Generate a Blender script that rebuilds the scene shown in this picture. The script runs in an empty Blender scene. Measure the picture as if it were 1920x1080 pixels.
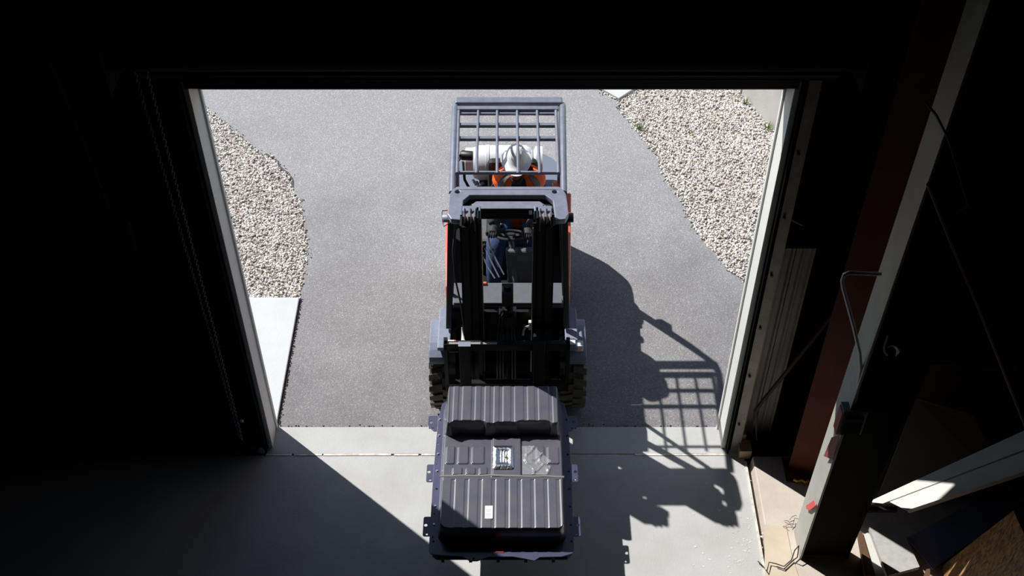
import bpy, bmesh, math, random
import numpy as np
from mathutils import Vector, Matrix
random.seed(7); np.random.seed(7)
S = bpy.context.scene; C = S.collection

# ---------------------------------------------------------------- camera, sun, sky, exposure
CAM_H = 7.9; FPX = 2200.0; PITCH = math.radians(45)
cd = bpy.data.cameras.new('camera'); cam = bpy.data.objects.new('camera', cd); C.objects.link(cam)
cam.location = (0, 0, CAM_H); cam.rotation_euler = (PITCH, 0, 0)
cd.sensor_width = 36; cd.lens = FPX / 1920 * 36; cd.clip_end = 300
S.camera = cam
SUN = Vector((.705, -.605, -1.0))
sd = bpy.data.lights.new('sun', 'SUN'); sd.energy = 5.7; sd.angle = math.radians(.53); sd.color = (1.0, .975, .94)
so = bpy.data.objects.new('sun', sd); C.objects.link(so); so.location = (-7, 12, 12)
so.rotation_euler = SUN.to_track_quat('-Z', 'Y').to_euler()
W = bpy.data.worlds.new('sky'); S.world = W; W.use_nodes = True
nt = W.node_tree; bg = nt.nodes['Background']
sk = nt.nodes.new('ShaderNodeTexSky'); sk.sky_type = 'NISHITA'; sk.sun_disc = False
sk.sun_elevation = math.radians(47); sk.sun_rotation = math.radians(-49); sk.altitude = 1200; sk.dust_density = .3; sk.ozone_density = 1.5
hs = nt.nodes.new('ShaderNodeHueSaturation'); hs.inputs['Saturation'].default_value = .72
nt.links.new(sk.outputs[0], hs.inputs['Color']); nt.links.new(hs.outputs[0], bg.inputs[0]); bg.inputs[1].default_value = .108
S.view_settings.view_transform = 'Standard'; S.view_settings.look = 'None'
S.view_settings.gamma = 1; S.view_settings.exposure = 0.0; S.view_settings.use_curve_mapping = False

# ---------------------------------------------------------------- measuring helpers (camera ray -> real point)
_s, _c = math.sin(PITCH), math.cos(PITCH)
def ray(x, y):
    a = (x - 960) / FPX; b = (540 - y) / FPX
    return Vector((a, _c + b * _s, -_s + b * _c))
def P(x, y, z=0.0):
    r = ray(x, y); t = (z - CAM_H) / r.z
    return Vector((r.x * t, r.y * t, z))
def PY(x, y, Y):
    r = ray(x, y); t = Y / r.y
    return Vector((r.x * t, Y, CAM_H + r.z * t))
def PX(x, y, X):
    r = ray(x, y); t = X / r.x
    return Vector((X, r.y * t, CAM_H + r.z * t))

# ---------------------------------------------------------------- materials
MATS = {}
def mat(name, col, rough=.6, metal=0, noise=None, bump=0, bscale=80, col2=None, coat=0, alpha=None, emit=None, spec=None, trans=0):
    if name in MATS: return MATS[name]
    m = bpy.data.materials.new(name); m.use_nodes = True; MATS[name] = m
    n = m.node_tree; b = n.nodes['Principled BSDF']
    b.inputs['Base Color'].default_value = (*col, 1); b.inputs['Roughness'].default_value = rough
    b.inputs['Metallic'].default_value = metal
    if coat: b.inputs['Coat Weight'].default_value = coat; b.inputs['Coat Roughness'].default_value = .12
    if spec is not None: b.inputs['Specular IOR Level'].default_value = spec
    if trans: b.inputs['Transmission Weight'].default_value = trans
    if alpha is not None: b.inputs['Alpha'].default_value = alpha
    tc = n.nodes.new('ShaderNodeNewGeometry')
    if noise:
        t = n.nodes.new('ShaderNodeTexNoise'); t.inputs['Scale'].default_value = noise; t.inputs['Detail'].default_value = 8
        t.inputs['Roughness'].default_value = .65
        n.links.new(tc.outputs['Position'], t.inputs['Vector'])
        r = n.nodes.new('ShaderNodeValToRGB'); r.color_ramp.elements[0].position = .3; r.color_ramp.elements[1].position = .7
        c2 = col2 or tuple(c * .75 for c in col)
        r.color_ramp.elements[0].color = (*c2, 1); r.color_ramp.elements[1].color = (*col, 1)
        n.links.new(t.outputs[0], r.inputs[0]); n.links.new(r.outputs[0], b.inputs['Base Color'])
    if bump:
        t = n.nodes.new('ShaderNodeTexNoise'); t.inputs['Scale'].default_value = bscale; t.inputs['Detail'].default_value = 5
        n.links.new(tc.outputs['Position'], t.inputs['Vector'])
        u = n.nodes.new('ShaderNodeBump'); u.inputs['Strength'].default_value = bump; u.inputs['Distance'].default_value = .01
        n.links.new(t.outputs[0], u.inputs['Height']); n.links.new(u.outputs[0], b.inputs['Normal'])
    return m

def asphalt_mat():
    m = bpy.data.materials.new('asphalt'); m.use_nodes = True; n = m.node_tree; L = n.links
    b = n.nodes['Principled BSDF']; b.inputs['Roughness'].default_value = .8
    g = n.nodes.new('ShaderNodeNewGeometry')
    v = n.nodes.new('ShaderNodeTexVoronoi'); v.inputs['Scale'].default_value = 115; L.new(g.outputs['Position'], v.inputs['Vector'])
    sp = n.nodes.new('ShaderNodeSeparateColor'); L.new(v.outputs['Color'], sp.inputs[0])
    r = n.nodes.new('ShaderNodeValToRGB'); e = r.color_ramp.elements
    e[0].position = 0; e[0].color = (.20, .195, .20, 1); e[1].position = 1; e[1].color = (.41, .405, .40, 1)
    for p, c in ((.3, .235), (.75, .265), (.92, .31)):
        q = e.new(p); q.color = (c, c * .99, c * 1.0, 1)
    L.new(sp.outputs[0], r.inputs[0])
    # glancing sun glare painted in as paler colour away from threshold; noise adds wear mottling
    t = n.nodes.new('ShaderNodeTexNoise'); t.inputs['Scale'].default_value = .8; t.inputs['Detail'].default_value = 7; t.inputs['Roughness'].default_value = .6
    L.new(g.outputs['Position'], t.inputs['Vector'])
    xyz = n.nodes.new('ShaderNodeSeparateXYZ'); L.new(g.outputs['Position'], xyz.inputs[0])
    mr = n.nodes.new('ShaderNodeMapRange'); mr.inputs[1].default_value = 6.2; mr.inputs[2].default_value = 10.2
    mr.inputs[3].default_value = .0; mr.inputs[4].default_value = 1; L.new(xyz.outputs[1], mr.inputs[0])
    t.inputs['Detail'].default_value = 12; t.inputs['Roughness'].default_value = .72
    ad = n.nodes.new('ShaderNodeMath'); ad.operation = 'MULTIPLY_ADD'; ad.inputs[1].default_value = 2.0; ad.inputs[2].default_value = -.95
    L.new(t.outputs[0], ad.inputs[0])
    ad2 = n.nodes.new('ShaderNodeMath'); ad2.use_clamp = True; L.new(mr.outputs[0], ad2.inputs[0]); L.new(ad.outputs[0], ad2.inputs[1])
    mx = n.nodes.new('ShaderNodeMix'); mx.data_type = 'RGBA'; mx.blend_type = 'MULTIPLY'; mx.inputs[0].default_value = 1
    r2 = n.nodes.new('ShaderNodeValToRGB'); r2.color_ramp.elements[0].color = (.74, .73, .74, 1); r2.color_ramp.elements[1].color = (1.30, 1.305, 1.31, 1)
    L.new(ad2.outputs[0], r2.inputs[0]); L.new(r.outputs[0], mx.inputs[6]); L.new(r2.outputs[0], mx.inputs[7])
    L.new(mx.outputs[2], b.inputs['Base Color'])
    bu = n.nodes.new('ShaderNodeBump'); bu.inputs['Strength'].default_value = .4; bu.inputs['Distance'].default_value = .006
    L.new(v.outputs['Distance'], bu.inputs['Height']); bu.invert = True; L.new(bu.outputs[0], b.inputs['Normal'])
    return m
def pebble_mat():
    m = bpy.data.materials.new('pebbles'); m.use_nodes = True; n = m.node_tree; L = n.links
    b = n.nodes['Principled BSDF']; b.inputs['Roughness'].default_value = .8
    g = n.nodes.new('ShaderNodeNewGeometry'); r = n.nodes.new('ShaderNodeValToRGB'); e = r.color_ramp.elements
    e[0].position = 0; e[0].color = (.40, .37, .34, 1); e[1].position = 1; e[1].color = (.92, .91, .89, 1)
    for p, c in ((.12, (.54, .50, .46)), (.3, (.68, .64, .60)), (.55, (.78, .74, .70)), (.64, (.76, .66, .56)), (.7, (.84, .81, .77)), (.88, (.88, .86, .83))):
        q = e.new(p); q.color = (*c, 1)
    L.new(g.outputs['Random Per Island'], r.inputs[0]); L.new(r.outputs[0], b.inputs['Base Color'])
    return m
def osb_mat():
    m = bpy.data.materials.new('strand_board'); m.use_nodes = True; n = m.node_tree; L = n.links
    b = n.nodes['Principled BSDF']; b.inputs['Roughness'].default_value = .65
    g = n.nodes.new('ShaderNodeNewGeometry')
    mp = n.nodes.new('ShaderNodeMapping'); mp.inputs['Scale'].default_value = (40, 22, 16); L.new(g.outputs['Position'], mp.inputs[0])
    v = n.nodes.new('ShaderNodeTexVoronoi'); v.inputs['Scale'].default_value = 1.6; v.inputs['Randomness'].default_value = 1; L.new(mp.outputs[0], v.inputs['Vector'])
    sp = n.nodes.new('ShaderNodeSeparateColor'); L.new(v.outputs['Color'], sp.inputs[0])
    r = n.nodes.new('ShaderNodeValToRGB'); e = r.color_ramp.elements
    e[0].color = (.14, .06, .02, 1); e[1].color = (.48, .28, .12, 1); q = e.new(.4); q.color = (.30, .15, .055, 1)
    L.new(sp.outputs[0], r.inputs[0]); L.new(r.outputs[0], b.inputs['Base Color']); return m

M = dict(
 concrete=mat('concrete', (.52, .525, .515), .75, noise=1.9, col2=(.42, .42, .405), bump=.15, bscale=60),
 pad=mat('pad_concrete', (.62, .56, .49), .75, noise=3, col2=(.50, .44, .37), bump=.15),
 apron=mat('apron_concrete', (.62, .635, .635), .75, noise=4, col2=(.575, .59, .59), bump=.2),
 retain=mat('retaining_concrete', (.60, .59, .56), .8, noise=2.5, col2=(.48, .47, .44), bump=.2),
 jointm=mat('white_joint', (.82, .80, .74), .6, noise=20, col2=(.45, .4, .35)),
 crack=mat('dark_seam', (.05, .045, .04), .9),
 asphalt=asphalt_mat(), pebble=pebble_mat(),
 earth=mat('earth', (.30, .27, .23), .9, noise=30, bump=.4),
 edge=mat('crumbled_asphalt', (.10, .098, .10), .9, noise=40, bump=.5),
 jamb=mat('door_jamb_paint', (.84, .86, .83), .45, noise=2, col2=(.79, .80, .775)),
 track=mat('galvanised_track', (.42, .40, .35), .5, .2, noise=6, col2=(.26, .24, .2)),
 siding=mat('siding_liner', (.34, .33, .30), .55, noise=8, col2=(.27, .26, .235)),
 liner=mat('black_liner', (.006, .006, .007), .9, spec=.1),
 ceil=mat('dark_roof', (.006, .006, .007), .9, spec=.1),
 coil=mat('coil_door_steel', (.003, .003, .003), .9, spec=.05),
 redox=mat('red_oxide', (.15, .042, .024), .75, noise=8, col2=(.11, .03, .016), spec=.2),
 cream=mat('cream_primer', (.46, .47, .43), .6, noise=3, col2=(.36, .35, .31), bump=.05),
 webm=mat('shade_dark_primer', (.010, .0085, .0075), .85, spec=.15),  # column primer taken down to near-black, shade put into the colour
 black=mat('black_mast_paint', (.0045, .0045, .005), .5, spec=.25),
 blackgl=mat('black_plastic', (.012, .012, .014), .45),
 guard=mat('blue_grey_steel', (.225, .245, .305), .45, .1, noise=14, col2=(.155, .17, .22), coat=.15),
 fender=mat('dusty_fender', (.25, .285, .37), .55, noise=16, col2=(.17, .20, .27)),
 cowl=mat('grey_cowl', (.12, .125, .14), .6, noise=12, col2=(.09, .095, .11)),
 counter=mat('counterweight_grey', (.16, .19, .25), .55),
 orange=mat('truck_orange', (.72, .13, .07), .42, coat=.2),
 rubber=mat('tyre_rubber', (.115, .11, .10), .9, noise=10, col2=(.06, .055, .045), bump=.3),
 rim=mat('wheel_rim', (.5, .5, .48), .5),
 tank=mat('white_tank', (.82, .83, .86), .35, noise=6, col2=(.76, .77, .81), coat=.3),
 steel=mat('bare_steel', (.55, .56, .58), .28, .9),
 steelc=mat('satin_steel', (.75, .75, .74), .5, .0),
 seat=mat('black_seat', (.015, .015, .016), .7),
 pack=mat('battery_case_paint', (.118, .112, .122), .3, noise=7, col2=(.084, .084, .118), coat=.6),
 flangem=mat('blue_black_flange', (.075, .075, .15), .35, noise=6, col2=(.05, .05, .10), coat=.5), packdark=mat('battery_tray', (.03, .03, .045), .45, coat=.2),
 sealant=mat('grey_sealant', (.19, .185, .175), .6),
 paper=mat('white_paper', (.85, .86, .90), .6),
 redlab=mat('red_label', (.5, .03, .04), .5),
 film=mat('clear_film', (.75, .77, .8), .22, noise=35, col2=(.6, .62, .66), alpha=.28, coat=1),
 hat=mat('white_hard_hat', (.92, .93, .95), .35, coat=.3),
 orangev=mat('orange_vest', (1.0, .15, .02), .75, bump=.3, bscale=40),
 reflect=mat('grey_reflective_tape', (.20, .17, .16), .6),
 lime=mat('lime_trim', (.65, .75, .05), .6),
 jacket=mat('dark_jacket', (.045, .045, .06), .85, bump=.3, bscale=30),
 jeans=mat('blue_jeans', (.06, .10, .22), .85, noise=30, col2=(.035, .065, .16), bump=.3, bscale=30),
 skin=mat('skin', (.42, .22, .15), .55), glove=mat('black_glove', (.02, .02, .02), .7),
 hair=mat('dark_hair', (.02, .014, .01), .8), lens=mat('dark_glasses', (.01, .01, .01), .15),
 grass=mat('weed_green', (.16, .22, .06), .7), boot=mat('boot_leather', (.05, .035, .025), .6),
 wood=mat('pale_timber', (.62, .47, .31), .7, noise=9, col2=(.5, .36, .22)), woodd=mat('brown_timber', (.13, .06, .028), .7, noise=9),
 board=mat('brown_board', (.10, .075, .065), .8, noise=3), bluesheet=mat('blue_grey_sheet', (.26, .28, .40), .7),
 white=mat('white_primed_board', (.66, .66, .62), .6, noise=5, col2=(.58, .57, .52)), osb=osb_mat(),
 fibre=mat('grey_fibre_board', (.50, .49, .46), .8, noise=15), red=mat('red_tape', (.70, .10, .10), .55),
 darkred=mat('dark_red_tag', (.28, .06, .06), .6), yellow=mat('yellow_strap', (.55, .38, .06), .6),
 brownrod=mat('brown_rod', (.10, .065, .055), .7, spec=.2), wire=mat('dark_wire', (.05, .045, .04), .5, .5), foil=mat('crinkled_foil', (.92, .92, .93), .22, 1.0, bump=.35, bscale=60),
)

# ---------------------------------------------------------------- mesh builder
class B:
    def __init__(s): s.v = []; s.f = []; s.mi = []; s.cur = 0
    def add(s, vs, fs):
        o = len(s.v); s.v += [Vector(v) for v in vs]; s.f += [tuple(i + o for i in f) for f in fs]; s.mi += [s.cur] * len(fs); return s
    def box(s, a, b, rot=None, piv=None):
        x0, y0, z0 = a; x1, y1, z1 = b
        vs = [Vector(p) for p in ((x0,y0,z0),(x1,y0,z0),(x1,y1,z0),(x0,y1,z0),(x0,y0,z1),(x1,y0,z1),(x1,y1,z1),(x0,y1,z1))]
        if rot is not None:
            c = Vector(piv) if piv is not None else sum(vs, Vector()) / 8
            vs = [c + rot @ (v - c) for v in vs]
        return s.add(vs, [(0,3,2,1),(4,5,6,7),(0,1,5,4),(1,2,6,5),(2,3,7,6),(3,0,4,7)])
    def hexa(s, bot, top):   # any 4-corner prism (bottom ring, top ring, both counter-clockwise from above)
        n = len(bot); vs = list(bot) + list(top)
        return s.add(vs, [tuple(reversed(range(n))), tuple(range(n, 2*n))] + [(i, (i+1) % n, n+(i+1) % n, n+i) for i in range(n)])
    def prism(s, pts, z0, z1): return s.hexa([(p[0], p[1], z0) for p in pts], [(p[0], p[1], z1) for p in pts])
    def beam(s, p, q, w, h, up=(0,0,1)):
        p, q = Vector(p), Vector(q); d = (q - p).normalized(); up = Vector(up)
        if abs(d.dot(up)) > .98: up = Vector((0,1,0))
        sd = d.cross(up).normalized(); u = sd.cross(d)
        r = [(-w/2,-h/2),(w/2,-h/2),(w/2,h/2),(-w/2,h/2)]
        vs = [p + sd*a + u*b for a, b in r] + [q + sd*a + u*b for a, b in r]
        return s.add(vs, [(0,1,2,3),(7,6,5,4),(0,4,5,1),(1,5,6,2),(2,6,7,3),(3,7,4,0)])
    def tube(s, pts, r, n=8, cap=True):
        pts = [Vector(p) for p in pts]; R = r if isinstance(r, (list, tuple)) else [r]*len(pts)
        rings = []; prev = None
        for i, p in enumerate(pts):
            d = (pts[min(i+1, len(pts)-1)] - pts[max(i-1, 0)]).normalized()
            if prev is None:
                a = Vector((0,0,1)) if abs(d.z) < .9 else Vector((1,0,0)); u = d.cross(a).normalized()
            else: u = (prev - d * prev.dot(d)).normalized()
            prev = u; w = d.cross(u)
            rr = R[i] if isinstance(R[i], (list, tuple)) else (R[i], R[i])
            rings.append([p + u*math.cos(2*math.pi*k/n)*rr[0] + w*math.sin(2*math.pi*k/n)*rr[1] for k in range(n)])
        vs = [v for g in rings for v in g]; fs = []
        for i in range(len(pts)-1):
            for k in range(n): fs.append((i*n+k, i*n+(k+1) % n, (i+1)*n+(k+1) % n, (i+1)*n+k))
        if cap: fs += [tuple(reversed(range(n))), tuple(range((len(pts)-1)*n, len(pts)*n))]
        return s.add(vs, fs)
    def cyl(s, p, q, r, n=16, r2=None): return s.tube([p, q], [r, r if r2 is None else r2], n)
    def lathe(s, prof, c, axis='z', n=24, cap=True):   # prof: (radius, height)
        vs = []; c = Vector(c)
        for r, h in prof:
            for k in range(n):
                a = 2*math.pi*k/n; x, y = r*math.cos(a), r*math.sin(a)
                vs.append(c + Vector({'z': (x,y,h), 'x': (h,x,y), 'y': (y,h,x)}[axis]))
        fs = [(i*n+k, i*n+(k+1) % n, (i+1)*n+(k+1) % n, (i+1)*n+k) for i in range(len(prof)-1) for k in range(n)]
        if cap: fs += [tuple(reversed(range(n))), tuple(range((len(prof)-1)*n, len(prof)*n))]
        return s.add(vs, fs)
    def torus(s, c, R, r, nrm=(0,0,1), n=24, m=8, sy=1):
        nrm = Vector(nrm).normalized(); a = Vector((1,0,0)) if abs(nrm.x) < .9 else Vector((0,1,0))
        u = nrm.cross(a).normalized(); w = nrm.cross(u); c = Vector(c); vs = []
        for i in range(n):
            t = 2*math.pi*i/n; d = u*math.cos(t) + w*math.sin(t)*sy
            for k in range(m):
                p = 2*math.pi*k/m; vs.append(c + d*R + (d.normalized()*math.cos(p) + nrm*math.sin(p))*r)
        return s.add(vs, [(i*m+k, ((i+1) % n)*m+k, ((i+1) % n)*m+(k+1) % m, i*m+(k+1) % m) for i in range(n) for k in range(m)])

def link(name, me, mats, parent=None, origin=Vector((0,0,0)), bevel=0, smooth=None, kind=None, label=None):
    if not isinstance(mats, (list, tuple)): mats = [mats]
    for m in mats: me.materials.append(m)
    o = bpy.data.objects.new(name, me); C.objects.link(o)
    if parent is not None: o.parent = parent
    else: o.location = origin
    if smooth:
        me.polygons.foreach_set('use_smooth', [True]*len(me.polygons)); me.set_sharp_from_angle(angle=math.radians(smooth))
    if bevel:
        b = o.modifiers.new('bevel', 'BEVEL'); b.width = bevel; b.segments = 2; b.limit_method = 'ANGLE'; b.angle_limit = math.radians(40)
    if kind: o['kind'] = kind
    if label: o['label'] = label
    return o
def rootloc(o):
    v = Vector((0,0,0))
    while o is not None: v += o.location; o = o.parent
    return v
def build(b, name, mats, parent=None, origin=None, fixn=True, **k):
    og = rootloc(parent) if parent is not None else Vector(origin if origin is not None else (0,0,0))
    me = bpy.data.meshes.new(name); me.from_pydata([v - og for v in b.v], [], b.f)
    if any(b.mi): me.polygons.foreach_set('material_index', b.mi)
    if fixn:
        bm = bmesh.new(); bm.from_mesh(me); bmesh.ops.recalc_face_normals(bm, faces=bm.faces); bm.to_mesh(me); bm.free()
    me.update(); return link(name, me, mats, parent, og, **k)
def tag(o, label, cat, group=None, kind=None):
    o['label'] = label; o['category'] = cat
    if group: o['group'] = group
    if kind: o['kind'] = kind
    return o
def root(name, loc, label, cat, group=None, kind=None):
    o = bpy.data.objects.new(name, None); C.objects.link(o); o.location = loc; o.empty_display_size = .2
    return tag(o, label, cat, group, kind)
def plate(name, outer, holes, th, mats, parent=None, xf=None, origin=None, **k):
    """flat plate with real holes; 2-D points, thickness th below z=0, then mapped by xf(Vector)->Vector"""
    cu = bpy.data.curves.new('tmp', 'CURVE'); cu.dimensions = '2D'; cu.fill_mode = 'BOTH'; cu.extrude = th/2
    for loop in [outer] + holes:
        sp = cu.splines.new('POLY'); sp.points.add(len(loop)-1)
        for i, p in enumerate(loop): sp.points[i].co = (p[0], p[1], 0, 1)
        sp.use_cyclic_u = True
    t = bpy.data.objects.new('tmp', cu); C.objects.link(t); bpy.context.view_layer.update()
    me = bpy.data.meshes.new_from_object(t.evaluated_get(bpy.context.evaluated_depsgraph_get()))
    bpy.data.objects.remove(t); bpy.data.curves.remove(cu); me.materials.clear(); me.name = name
    og = rootloc(parent) if parent is not None else Vector(origin if origin is not None else (0,0,0))
    for v in me.vertices:
        p = v.co.copy(); p.z -= th/2
        if xf: p = xf(p)
        v.co = p - og
    bm = bmesh.new(); bm.from_mesh(me); bmesh.ops.remove_doubles(bm, verts=bm.verts, dist=1e-5)
    bmesh.ops.recalc_face_normals(bm, faces=bm.faces); bm.to_mesh(me); bm.free()
    return link(name, me, mats, parent, og, **k)
def circ(x, y, r, n=12, ry=None): return [(x + r*math.cos(2*math.pi*i/n), y + (ry or r)*math.sin(2*math.pi*i/n)) for i in range(n)]
def struct(name, b, m, label, cat, **k): return tag(build(b, name, m, **k), label, cat, kind='structure')

# ================================================================ GROUND
b = B(); b.box((-9, -4, -.25), (1.93, 5.925, 0))
struct('floor', b, M['concrete'], 'smooth grey concrete floor slab inside the building', 'floor')
b = B(); b.box((-2.6, 5.94, -.25), (1.93, 6.225, .004)); b.box((-9, 5.94, -.25), (-2.6, 6.3, -.001))
thr = struct('trim_1', b, M['concrete'], 'pale concrete threshold strip along the foot of the door opening', 'threshold', bevel=.006)
b = B()
x = -2.05
while x < 1.93:
    w = random.uniform(.08, .5); x1 = min(x+w, 1.93)
    b.box((x, 5.925 + random.uniform(-.003, .001), -.01), (x1, 5.94 + random.uniform(-.001, .004), .005 if not -.2 < x < .9 else -.004)); x = x1 + (random.uniform(.0, .03) if random.random() < .4 else 0)
build(b, 'joint_strip', M['jointm'], thr)
b = B()
for i in range(90):
    c_ = P(random.gauss(1395, 22), random.gauss(1030, 28), .0008) if i % 3 else P(random.uniform(1300, 1410), random.uniform(900, 1075), .0008)
    k_ = random.randint(4, 6); rr_ = random.uniform(.003, .013); o_ = len(b.v)
    b.v += [c_ + Vector((math.cos(6.28*j/k_)*rr_*random.uniform(.6, 1.5), math.sin(6.28*j/k_)*rr_*random.uniform(.4, 1), random.uniform(0, .0012))) for j in range(k_)]; b.f.append(tuple(range(o_, o_+k_))); b.mi.append(0)
build(b, 'plaster_flecks', M['jointm'], bpy.data.objects['floor'], kind='stuff')
# raised pad right of the doorway
b = B(); b.hexa([(1.945, -4, -.25), (7, -4, -.25), (7, 5.86, -.25), (1.945, 5.86, -.25)], [(1.99, -4, .078), (7, -4, .078), (7, 5.86, .078), (1.985, 5.86, .078)])
pad = struct('floor_pad', b, M['pad'], 'raised tan concrete pad along the right side of the floor', 'floor', bevel=.008)
b = B(); b.box((1.929, -4, -.05), (1.944, 5.86, .012)); build(b, 'edge_strip', M['jointm'], pad)
b = B(); b.box((1.93, 5.86, -.25), (7, 6.05, -.02)); struct('trim_2', b, M['crack'], 'dark soil and debris gap along the foot of the front wall', 'floor')

# driveway
LB = [(386,203),(400,213),(424,229),(440,245),(458,261),(489,286),(517,298),(527,314),(541,324),(549,340),(551,358),(562,378),(569,400),(572,430),(578,462),(577,480),(571,500),(570,525),(566,548),(563,562)]
RB = [(1110,150),(1132,176),(1152,188),(1160,200),(1167,214),(1190,243),(1212,272),(1232,300),(1244,332),(1262,356),(1284,388),(1298,425),(1318,452),(1341,472),(1352,490),(1366,507),(1386,522),(1410,545),(1445,585)]
def rough(pts, step=.05, amp=.016):
    out = []
    for a, c in zip(pts, pts[1:]):
        n = max(1, int((c-a).length/step))
        for i in range(n): out.append(a.lerp(c, i/n) + Vector((random.uniform(-amp, amp), random.uniform(-amp, amp), 0)))
    return out + [pts[-1]]
Lw = rough([Vector((-6.5, 12.3, 0)), Vector((-4.6, 11.3, 0))] + [P(*q) for q in LB])
Rw = rough([P(*q) for q in RB][::-1] + [Vector((.2, 12.6, 0)), Vector((-1.2, 15, 0))])
outer = [(p.x, p.y) for p in Lw] + [(-2.0, 7.7), (-1.985, 6.225), (2.6, 6.225), (2.75, 7.3)] + [(p.x, p.y) for p in Rw] + [(-2, 30), (-20, 30), (-20, 14)]
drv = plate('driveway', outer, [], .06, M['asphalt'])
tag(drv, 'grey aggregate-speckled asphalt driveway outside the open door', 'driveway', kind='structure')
# crumbled edge of the driveway by the apron and the curved crack by the left gravel
b = B()
for i in range(1300):
    t = random.random()
    if 420 <= i < 560: continue
    if i < 420: p = Vector((-1.988 + random.gauss(0, .007), 6.25 + t*1.5, 0))
    elif i < 640: p = Vector((-1.98 + t*3.65, 6.232 + abs(random.gauss(0, .01)), 0))
    else:
        ed = Lw if random.random() < .5 else Rw; k = random.randrange(len(ed)); p = ed[k] + Vector((random.gauss(0, .02), random.gauss(0, .02), 0))
    r = random.uniform(.004, .012)
    b.add([p + Vector((-r,0,-.002)), p + Vector((0,-r,-.002)), p + Vector((r,0,-.002)), p + Vector((0,r,-.002)), p + Vector((0,0,r*1.2))], [(0,1,4),(1,2,4),(2,3,4),(3,0,4)])
cr = [P(*q) for q in [(500,289),(514,296),(521,304),(524,312),(532,318),(540,324),(546,334),(549,346),(549,352)]]
build(b, 'asphalt_crumbs', M['edge'], drv, kind='stuff')
b = B(); cr2 = rough(cr, .04, .012)
for p, q in zip(cr2, cr2[1:]): b.beam(p + Vector((0,0,.001)), q + Vector((0,0,.001)), .022, .008)
build(b, 'crack', M['edge'], drv)
# gravel beds
def inpoly(x, y, poly):
    c = np.zeros(len(x), bool); j = len(poly)-1
    for i in range(len(poly)):
        xi, yi = poly[i]; xj, yj = poly[j]
        if yi != yj: c ^= ((yi > y) != (yj > y)) & (x < (xj-xi)*(y-yi)/(yj-yi)+xi)
        j = i
    return c
ta = math.pi/3*2
ico = bmesh.new(); bmesh.ops.create_icosphere(ico, subdivisions=1, radius=1)
IV = np.array([v.co[:] for v in ico.verts]); IF = np.array([[v.index for v in f.verts] for f in ico.faces]); ico.free()
def gravel(name, poly, dens, label, bedlabel):
    xs = [p[0] for p in poly]; ys = [p[1] for p in poly]
    bb = B(); bb.prism(poly, -.10, -.012)
    bed = struct(name, bb, M['earth'], bedlabel, 'gravel bed')
    n = int((max(xs)-min(xs))*(max(ys)-min(ys))*dens)
    X = np.random.uniform(min(xs), max(xs), n); Y = np.random.uniform(min(ys), max(ys), n)
    k = inpoly(X, Y, poly); X, Y = X[k], Y[k]; n = len(X)
    lay = np.random.rand(n); Z = -.012 + lay*.016
    sc = np.random.uniform(.0075, .0155, (n, 1, 1)) * np.random.uniform(.65, 1.3, (n, 1, 3)); sc[:, :, 2] *= .75
    A = np.random.randn(n, 3, 3); Q, _ = np.linalg.qr(A)
    jit = 1 + np.random.uniform(-.22, .22, (n, 12, 1))
    V = np.einsum('nij,nkj->nki', Q, IV[None] * jit * sc) + np.stack([X, Y, Z], 1)[:, None, :]
    F = (IF[None] + (np.arange(n)*12)[:, None, None]).reshape(-1, 3)
    me = bpy.data.meshes.new('gravel'); nv, nf = n*12, len(F)
    me.vertices.add(nv); me.vertices.foreach_set('co', V.reshape(-1).astype(np.float32))
    me.loops.add(nf*3); me.loops.foreach_set('vertex_index', F.reshape(-1).astype(np.int32))
    me.polygons.add(nf); me.polygons.foreach_set('loop_start', np.arange(0, nf*3, 3, dtype=np.int32))
    me.update(calc_edges=True)
    o = link('gravel', me, M['pebble'], bed, kind='stuff', label=label); return n
gl = [(-6.4, 12.2), (-4.6, 11.25)] + [(p.x-.0, p.y) for p in Lw if p.y < 11.2] + [(-2.0, 7.76), (-4.2, 7.76), (-5.2, 9.5)]
n1 = gravel('gravel_bed', gl, 4300, 'loose pale beige and grey pebbles, left bed', 'pale pebble bed left of the driveway, behind the concrete apron')
gr = [(p.x, p.y) for p in Rw if p.y < 11.9] + [(1.7, 12.3), (2.25, 12.0), (2.62, 11.04), (2.87, 10.38), (3.9, 8.0), (3.9, 7.2), (2.8, 7.2)]
n2 = gravel('gravel_bed', gr, 4300, 'loose pale beige and grey pebbles, right bed', 'pale pebble bed between the driveway and the concrete retaining wall')
b = B(); b.box((-4.2, 6.26, -.12), (-2.003, 7.75, .028))
ap = struct('apron', b, M['apron'], 'pale square concrete apron slab left of the driveway outside the door', 'slab', bevel=.008)
b = B(); b.hexa([(2.62,11.04,-.1),(3.95,7.55,-.1),(4.2,7.65,-.1),(2.85,11.15,-.1)], [(2.62,11.04,.9),(3.95,7.55,.9),(4.2,7.65,.9),(2.85,11.15,.9)])
b.hexa([(2.15,12.25,-.1),(2.61,11.06,-.1),(2.85,11.17,-.1),(2.4,12.35,-.1)], [(2.15,12.25,.9),(2.61,11.06,.9),(2.85,11.17,.9),(2.4,12.35,.9)])
struct('retaining_wall', b, M['retain'], 'pale grey concrete retaining wall at the far right edge of the gravel', 'wall', bevel=.01)
b = B(); c0 = P(1160, 188, 0); b.prism([(c0.x, c0.y), (c0.x+.25, c0.y+.25), (c0.x+.05, c0.y+1.2), (c0.x-.42, c0.y+.42)], -.08, .03)
struct('paving_slab', b, M['apron'], 'small corner of a white concrete slab beyond the gravel at the driveway edge', 'slab', bevel=.006)
b = B(); b.box((-40, 6.3, -.3), (40, 60, -.11)); struct('ground', b, M['earth'], 'bare brown earth beyond the driveway and gravel', 'ground')
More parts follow.
